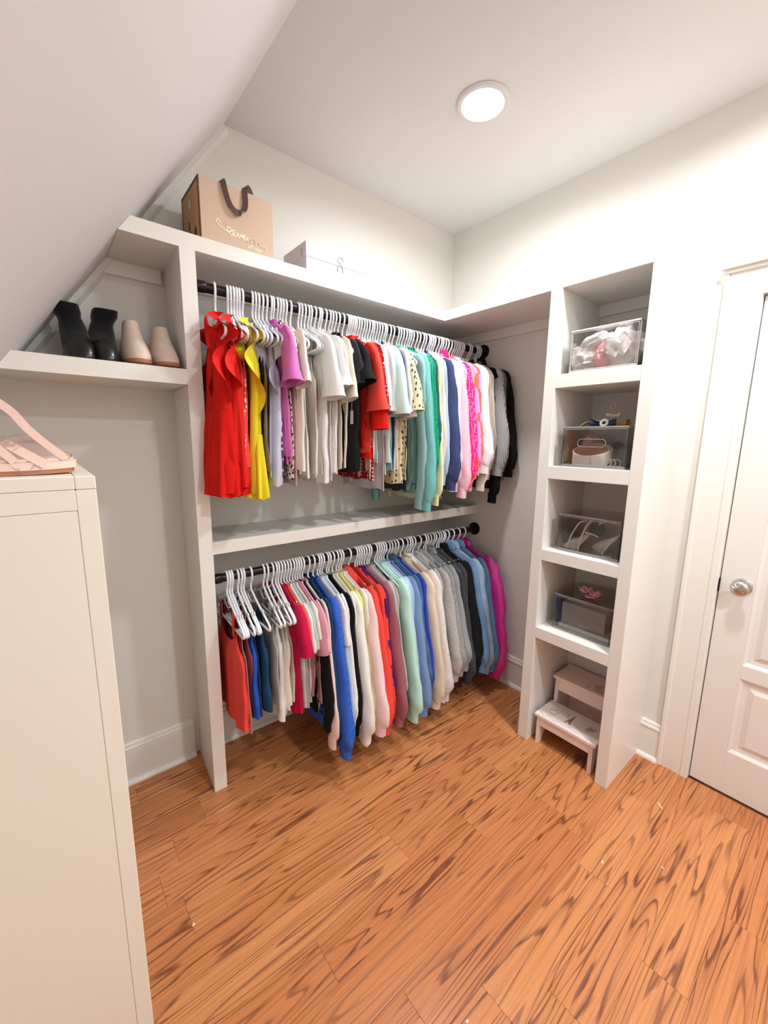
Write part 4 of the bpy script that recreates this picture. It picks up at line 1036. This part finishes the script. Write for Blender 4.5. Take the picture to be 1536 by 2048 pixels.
def crumple(name, label, cat, loc, size, rot, mat, seed, group=None, n=26, rough=.30):
    """a wad of cloth: a closed lump with sharp random folds"""
    rg = random.Random(seed); o = tag(empty(name, loc), label, cat, group); o.rotation_euler = rot
    from mathutils import noise
    off = Vector((rg.random() * 50, rg.random() * 50, rg.random() * 50))
    def fn(u, v):
        a = 2 * math.pi * u; ph = math.pi * (.02 + .96 * v)
        d = Vector((math.sin(ph) * math.cos(a), math.sin(ph) * math.sin(a), math.cos(ph)))
        q = 1 + rough * (1 - 2 * abs(noise.noise(d * 1.6 + off))) + rough * .5 * (1 - 2 * abs(noise.noise(d * 3.4 + off)))  - rough * .6
        return (d.x * size[0] * q, d.y * size[1] * q, d.z * size[2] * q)
    g = MB().grid(fn, n, n, closed_u=True)
    ob = g.build(name.replace('_wad', '') + '_fabric', mat, o, smooth=50); return o
zb = CUB[0][0] + .004; wadg = 'folded cloth pieces in the top storage box'
crumple('cloth_wad', 'white cloth folded across the door end of the top clear box', 'cloth', (-.285, -1.192, zb + .080), (.062, .078, .074), (.6, 0, 0), MAT['whitecloth'], 4, wadg)
crumple('cloth_wad', 'white cloth bunched low near the corner of the top clear box', 'cloth', (-.285, -1.066, zb + .052), (.060, .066, .052), (0, .1, .3), MAT['whitecloth'], 7, wadg)
crumple('cloth_wad', 'white bow lying high in the top clear box', 'cloth', (-.280, -1.078, zb + .112), (.056, .078, .036), (-.35, 0, 0), MAT['whitecloth'], 9, wadg)
crumple('cloth_wad', 'crumpled pink cloth in the middle of the top clear box', 'cloth', (-.300, -1.128, zb + .060), (.046, .040, .056), (0, 0, 0), MAT['pinkcloth'], 12, wadg)
crumple('cloth_wad', 'flat pink cloth under the white ones in the top clear box', 'cloth', (-.260, -1.206, zb + .010), (.060, .056, .010), (0, 0, 0), MAT['pinkcloth'], 15, wadg, rough=.12)
crumple('cloth_wad', 'rumpled white scrap standing at the side of the top clear box', 'cloth', (-.310, -1.028, zb + .058), (.030, .022, .050), (0, 0, .4), MAT['whitecloth'], 21, wadg)

# belt coil and hair ties
zb = CUB[1][0] + .0034
bl = tag(empty('coiled_belt', (-.275, -1.100, zb)), 'wide white leather belt coiled up inside the smoky box', 'belt')
def band(r0, r1, y_c, hgt, name, mat, tilt, turns=1.0, off=0.0, squash=.62, n=40, parent=None, a0=0.0):
    vs = []
    for i in range(n):
        q = i / (n - 1); a = a0 + 2 * math.pi * turns * q; r = r0 + (r1 - r0) * q
        for (dr_, dz) in ((0, 0), (.003, 0), (.003, hgt), (0, hgt)):
            rr = r + dr_ + off; y = y_c + rr * math.cos(a); x = rr * squash * math.sin(a)
            vs.append((x, y, dz + tilt * (x + .04)))
    fs = [(4*i+k, 4*i+(k+1) % 4, 4*i+4+(k+1) % 4, 4*i+4+k) for i in range(n-1) for k in range(4)] + [(3,2,1,0), (4*n-4, 4*n-3, 4*n-2, 4*n-1)]
    return MB().add(vs, fs).build(name, mat, parent, smooth=50)
band(.070, .084, 0, .050, 'belt_strap', MAT['whiteleather'], .55, 1.35, 0, parent=bl, a0=2.2)
band(.070, .084, 0, .0495, 'belt_lining', MAT['tanleather'], .55, 1.35, -.0032, parent=bl, a0=2.2)
hg_ = 'white hair ties in the smoky box'
for k, (yy_, rr, lab) in enumerate(((-1.186, .020, 'thin white hair tie leaning on the belt'), (-1.203, .019, 'thin white hair tie between two others'), (-1.222, .019, 'thin white hair tie closest to the box side'))):
    o = MB().tube([(.004 * math.sin(a), rr * math.cos(a), rr * .86 * math.sin(a)) for a in [2*math.pi*i/24 for i in range(24)]], .0018, 6, closed=True).build('hair_tie', MAT['whiteleather'], None, smooth=60)
    o.location = (-.322 + k * .004, yy_, zb + rr * .86 + .002); tag(o, lab, 'hair tie', hg_)
crumple('pouch_wad', 'grey felt pouch at the back of the smoky belt box', 'pouch', (-.200, -1.215, zb + .046), (.050, .040, .042), (0, 0, 0), MAT['greycloth'], 31, rough=.15)
crumple('pouch_wad', 'small black pouch resting on the grey one', 'pouch', (-.190, -1.168, zb + .092), (.030, .024, .016), (0, 0, 0), MAT['blackcloth'], 33, rough=.12)
crumple('scarf_wad', 'dusty pink scarf bunched behind the belt', 'scarf', (-.150, -1.046, zb + .078), (.060, .034, .062), (0, 0, 0), MAT['pinkcloth'], 35, rough=.25)

# hair accessories on the belt box
zt_ = CUB[1][0] + .1725
def bow(name, label, loc, s, mat, rz, cat='hair bow'):
    t = tag(empty(name, loc, rz), label, cat, 'hair accessories on the belt box')
    for sgn in (-1, 1):
        def fn(u, v, sgn=sgn):
            a = 2 * math.pi * u; q = v
            return (s * .35 * math.sin(a) * (.25 + q), sgn * s * (.08 + q), s * (.42 + .38 * q) * (.5 + .5 * math.cos(a)) + s * .02)
        MB().grid(fn, 14, 6, closed_u=True).build('loop', mat, t, smooth=60)
    def kf(u, v):
        a = 2*math.pi*u; p = math.pi*(.05+.9*v); return (s*.22*math.sin(p)*math.cos(a), s*.2*math.sin(p)*math.sin(a), s*.3 + s*.28*math.cos(p))
    MB().grid(kf, 12, 7, closed_u=True).build('knot', mat, t, smooth=60)
    for sgn in (-1, 1):
        ribbon(curve3([(0, 0, s * .3), (-s * .25, sgn * s * .55, s * .35), (-s * .35, sgn * s * 1.1, s * .04)], 8), s * .35, (1, 0, 0), mat, t, 'tail')
bow('hair_bow', 'navy satin hair bow with pointed tails on the belt box', (-.235, -1.120, zt_), .046, MAT['bluebow'], .35)
bow('hair_bow', 'gold hair bow beside the navy one', (-.225, -1.180, zt_), .040, MAT['goldbow'], -.2)
bow('hair_bow', 'small cream hair bow on top of the heap of accessories', (-.220, -1.155, zt_ + .042), .026, MAT['creambow'], .1)
hb = MB().tube(curve3([(-.012, .045, .004), (-.006, .026, .020), (0, .0, .028), (.004, -.03, .030), (.006, -.045, .012)], 18), .003, 6).build('headband', MAT['creambow'], None, smooth=60)
hb.location = (-.245, -1.075, zt_ - .001); tag(hb, 'thin cream headband leaning beside the navy bow', 'headband', 'hair accessories on the belt box')
hb = MB().tube(curve3([(-.012, .040, .003), (-.004, .018, .016), (0, -.006, .022), (.004, -.03, .024)], 16), .0016, 6).build('headband', MAT['blackcloth'], None, smooth=60)
hb.location = (-.262, -1.078, zt_ - .001); tag(hb, 'thin black headband in front of the cream one', 'headband', 'hair accessories on the belt box')
hr_ = MB().tube([(0, .011 * math.cos(a), .013 * math.sin(a)) for a in [2*math.pi*i/18 for i in range(18)]], .0011, 5, closed=True).build('hair_ring', MAT['gold'], None, smooth=60)
hr_.location = (-.215, -1.150, zt_ + .088); tag(hr_, 'small gold wire ring standing up above the hair bows', 'hair tie', 'hair accessories on the belt box')
sc_ = MB().tube([(.006 * math.sin(a), .013 * math.cos(a), .012 * math.sin(a)) for a in [2*math.pi*i/18 for i in range(18)]], .0055, 8, closed=True).build('scrunchie', MAT['whiteleather'], None, smooth=60)
sc_.location = (-.285, -1.146, zt_ + .0175); tag(sc_, 'small white scrunchie at the front of the belt box lid', 'hair tie', 'hair accessories on the belt box')

# sneakers in the third box
zb = CUB[2][0] + .0034
def sneaker(loc, rot, label, s=1.0):
    t = tag(empty('sneaker', loc), label, 'shoe', 'white shoes in the smoky box'); t.rotation_euler = rot
    loft([((0, 0, 0), .036 * s, .088 * s, 0, .8), ((0, 0, .016 * s), .038 * s, .090 * s, 0, .8)], 'sole', MAT['whiteleather'], t, cap=True)
    loft([((0, 0, .014 * s), .036 * s, .087 * s, 0, .8), ((0, .004, .034 * s), .035 * s, .080 * s, -.15 * -1, .9), ((0, .020 * s, .052 * s), .030 * s, .060 * s, .3, 1), ((0, .034 * s, .064 * s), .025 * s, .044 * s, .25, 1), ((0, .034 * s, .056 * s), .021 * s, .038 * s, .25, 1)], 'upper', MAT['whiteleather'], t)
    for k in range(4):
        y = (-.028 + k * .016) * s; z = (.040 + k * .006) * s
        MB().tube([(-.020 * s, y, z - .006 * s), (0, y, z + .006 * s), (.020 * s, y, z - .006 * s)], .0022 * s, 5).build('lace', MAT['whiteleather'], t, smooth=60)
sneaker((-.215, -1.065, zb + .012), (-.95, .15, .3), 'small white laced shoe tipped toe down in the smoky box', .78)
sneaker((-.205, -1.190, zb + .018), (-.90, -.2, -.35), 'larger white leather shoe leaning in the smoky box', .90)
for pts, lab in (([( -.292, -1.040, zb + .010), (-.285, -1.052, zb + .070), (-.270, -1.078, zb + .130), (-.25, -1.100, zb + .138)], 'white strap rising along the corner of the shoe box'),
                 ([( -.296, -1.092, zb + .004), (-.292, -1.098, zb + .060), (-.282, -1.112, zb + .115), (-.27, -1.128, zb + .146)], 'white strap crossing in front of the small shoe'),
                 ([( -.282, -1.232, zb + .004), (-.288, -1.196, zb + .006), (-.280, -1.214, zb + .050), (-.262, -1.246, zb + .100), (-.245, -1.244, zb + .138), (-.24, -1.180, zb + .150), (-.24, -1.150, zb + .130)], 'long white strap looping around the larger shoe'),
                 ([( -.285, -1.112, zb + .092), (-.285, -1.140, zb + .090), (-.283, -1.170, zb + .082)], 'short white strap stretched between the two shoes')):
    o = MB().tube(curve3(pts, 20), .0034, 6).build('shoe_strap', MAT['whiteleather'], None, smooth=60); tag(o, lab, 'strap', 'white straps in the smoky box')
crumple('pouch_wad', 'black pouch wedged between the white shoes', 'pouch', (-.200, -1.128, zb + .098), (.040, .030, .030), (0, 0, 0), MAT['blackcloth'], 41, rough=.25)

# slate case in the fourth box, flower clip on its lid
zb = CUB[3][0] + .0034
sl = tag(empty('slate_case', (-.278, -1.030, zb)), 'slate grey card case with small white lettering inside the smoky box', 'case')
MB().box(-.012, .15, -.232, .0, 0, .026, b=.001).build('base_tray', MAT['palecard'], sl)
MB().box(.0, .14, -.205, -.006, .0265, .128, b=.0015).build('case_body', MAT['greycard'], sl)
ls = text_mesh('Barnwell', .013); lo_ = obj('lettering', ls, MAT['debris'], sl); lo_.location = (-.0008, -.112, .038); lo_.rotation_euler = (math.pi / 2, 0, -math.pi / 2)
fc = tag(empty('flower_clip', (-.215, -1.120, CUB[3][0] + .1725), .5), 'pink flower hair clip lying on the lowest storage box', 'hair clip')
for fi, (fx, fy, fz, s) in enumerate(((0, .012, .012, .030), (-.030, -.030, .008, .028))):
    fl = empty('flower', (fx, fy, fz), fi * .6, fc)
    for k in range(5):
        a = 2 * math.pi * k / 5
        def fn(u, v, a=a, s=s):
            r = s * (.18 + .82 * v); wv = (u - .5) * s * 1.15 * math.sin(math.pi * (.12 + .83 * v)); zz = s * (.55 * v * v + .35 * (2*u-1)**2 * v)
            return (r * math.cos(a) - wv * math.sin(a), r * math.sin(a) + wv * math.cos(a), zz)
        MB().grid(fn, 7, 6).build('petal', MAT['flower'], fl, smooth=60)
    MB().lathe([(.001, 0), (s * .26, s * .05), (s * .22, s * .28), (.001, s * .36)], 12).build('centre', MAT['flowerdark'], fl, smooth=60)
MB().box(-.035, .012, -.03, .012, 0, .006, b=.001).build('clip_bar', MAT['flower'], fc)

# ---- two-step stool in the bottom cubby
so = tag(empty('step_stool', (-.345, -1.128, 0)), 'white two-step wooden stool with printed treads in the bottom cubby', 'stool')
S = MAT['stool']; hw = .150
MB().box(-.004, .165, -hw, hw, .142, .160, b=.003).build('tread', S, so)
MB().box(.150, .325, -hw + .004, hw - .004, .292, .310, b=.003).build('tread', S, so)
for s_ in (-1, 1):
    y0_, y1_ = s_ * (hw - .012), s_ * (hw - .030)
    lg_ = MB().prism([(0, .004), (0, .026), (.045, .046), (.075, .140), (.075, .215), (.03, .270), (0, .288), (0, .318), (.2915, .318), (.2915, .165), (.1415, .160), (.1415, .004)], 1, min(y0_, y1_), max(y0_, y1_))
    lg_.build('side_panel', S, so)
MB().box(.004, .018, -hw + .030, hw - .030, .098, .1415, b=.001).build('apron', S, so)
MB().box(.160, .174, -hw + .030, hw - .030, .232, .2915, b=.001).build('apron', S, so)
MB().box(.300, .314, -hw + .030, hw - .030, .0, .2915, b=.001).build('back_panel', S, so)
# flat prints on the treads (x: 0 front edge, y: along the tread)
def flat(name, poly, z, mat, parent): return MB().add([(x, y, z) for x, y in poly], [tuple(range(len(poly)))]).build(name, mat, parent)
def print_tube(name, pts, z, r, mat): return MB().tube([(x, y, z) for x, y in pts], r, 4, flat=.2).build(name, mat, so)
zt2 = .1604
for (cx2, cy2, rr) in ((.075, .088, .020), (.095, .100, .013), (.095, .074, .013)):
    print_tube('wreath_print', [(cx2 + rr * math.cos(a), cy2 + rr * math.sin(a)) for a in [2*math.pi*i/14 for i in range(15)]], zt2, .0016, MAT['stoolprint'])
flat('tower_print', [(.040, -.012), (.044, .022), (.070, .012), (.090, .008), (.118, .005), (.130, .001), (.118, -.001), (.090, -.003), (.070, -.004)], zt2 + .0002, MAT['stoolprint'], so)
flat('arch_print', [(.041, -.002), (.041, .014), (.050, .011), (.054, .005), (.050, .000)], zt2 + .0005, S, so)
flat('rose_print', [(.060, -.082), (.072, -.098), (.092, -.112), (.108, -.108), (.100, -.092), (.112, -.080), (.088, -.076), (.070, -.070)], zt2 + .0002, MAT['stoolprintpink'], so)
flat('leaf_print', [(.104, .030), (.110, .022), (.116, .030), (.110, .036)], zt2 + .0002, MAT['stoolprintpink'], so)
zt3 = .3104
print_tube('seal_print', [(.205 + .030 * math.cos(a), -.070 + .030 * math.sin(a)) for a in [2*math.pi*i/18 for i in range(19)]], zt3, .0024, MAT['stoolprint'])
print_tube('seal_print', [(.205 + .020 * math.cos(a), -.070 + .020 * math.sin(a)) for a in [2*math.pi*i/18 for i in range(19)]], zt3, .0014, MAT['stoolprint'])
print_tube('seal_mark', [(.192, -.080), (.205, -.070), (.216, -.060), (.205, -.058), (.196, -.066)], zt3, .0018, MAT['stoolprint'])
flat('leaf_print', [(.180, -.020), (.186, -.028), (.192, -.020), (.186, -.012)], zt3 + .0002, MAT['stoolprint'], so)
vine = [(.016 + .008 * math.sin(k * .9) * (1 if k % 2 else .6), -.140 + k * .0075) for k in range(38)]
print_tube('edge_print', vine, zt2, .0012, MAT['greylogo'])

# ---- clear film over the magenta jacket
mj = magenta.location
fl = tag(empty('plastic_film', (mj.x + .01, ROD_Y, .10)), 'crinkled clear plastic film hanging over the magenta jacket', 'cover')
from mathutils import noise as _nz
def film(u, v):
    z = .12 + .66 * v; y = -.06 - .26 * u + .03 * math.sin(3 * v)
    sh_ = max(0, v - .72) / .28; y *= (1 - .72 * sh_)
    return (.052 + .020 * _nz.noise(Vector((u * 5, v * 7, 3.1))) - .03 * sh_, y, z)
MB().grid(film, 22, 30).build('film_sheet', MAT['plastic'], fl, smooth=60)
for k, (yy_, zz_) in enumerate(((-.20, .62), (-.24, .56), (-.27, .48))):
    def knot(u, v, yy_=yy_, zz_=zz_, k=k):
        a = 2*math.pi*u; p = math.pi*(.05+.9*v); q = 1 + .5 * _nz.noise(Vector((math.cos(a) * 2, math.sin(a) * 2, v * 4 + k)))
        return (.045 + .016*math.sin(p)*math.cos(a)*q, yy_ + .028*math.sin(p)*math.sin(a)*q, zz_ + .030*math.cos(p)*q)
    MB().grid(knot, 14, 9, closed_u=True).build('film_crinkle', MAT['plastic'], fl, smooth=30)

# ---- scraps on the floor
for (x, y, s, rz, lab) in ((-.278, -1.527, .030, .9, 'narrow white paper strip on the floor before the tower'), (-.713, -1.479, .010, .3, 'tiny curled white scrap on the middle of the floor'), (-.565, -1.624, .007, 1.2, 'tiny white speck on the floor towards the door'), (-1.917, -.758, .008, .5, 'tiny white scrap at a plank joint near the cabinet'), (-1.424, -1.438, .007, 0, 'tiny pale scrap at the near edge of the floor')):
    o = MB().add([(-s/2, -.0022, .0006), (s/2, -.0018, .0008), (s/2, .0022, .0014), (-s/2, .0018, .0010), (-s/2, -.0022, .0018), (s/2, -.0018, .0020), (s/2, .0022, .0026), (-s/2, .0018, .0022)], [(3,2,1,0),(4,5,6,7),(0,1,5,4),(1,2,6,5),(2,3,7,6),(3,0,4,7)]).build('paper_scrap', MAT['debris'])
    o.location = (x, y, 0); o.rotation_euler = (0, 0, rz); tag(o, lab, 'scrap', 'white scraps on the floor')
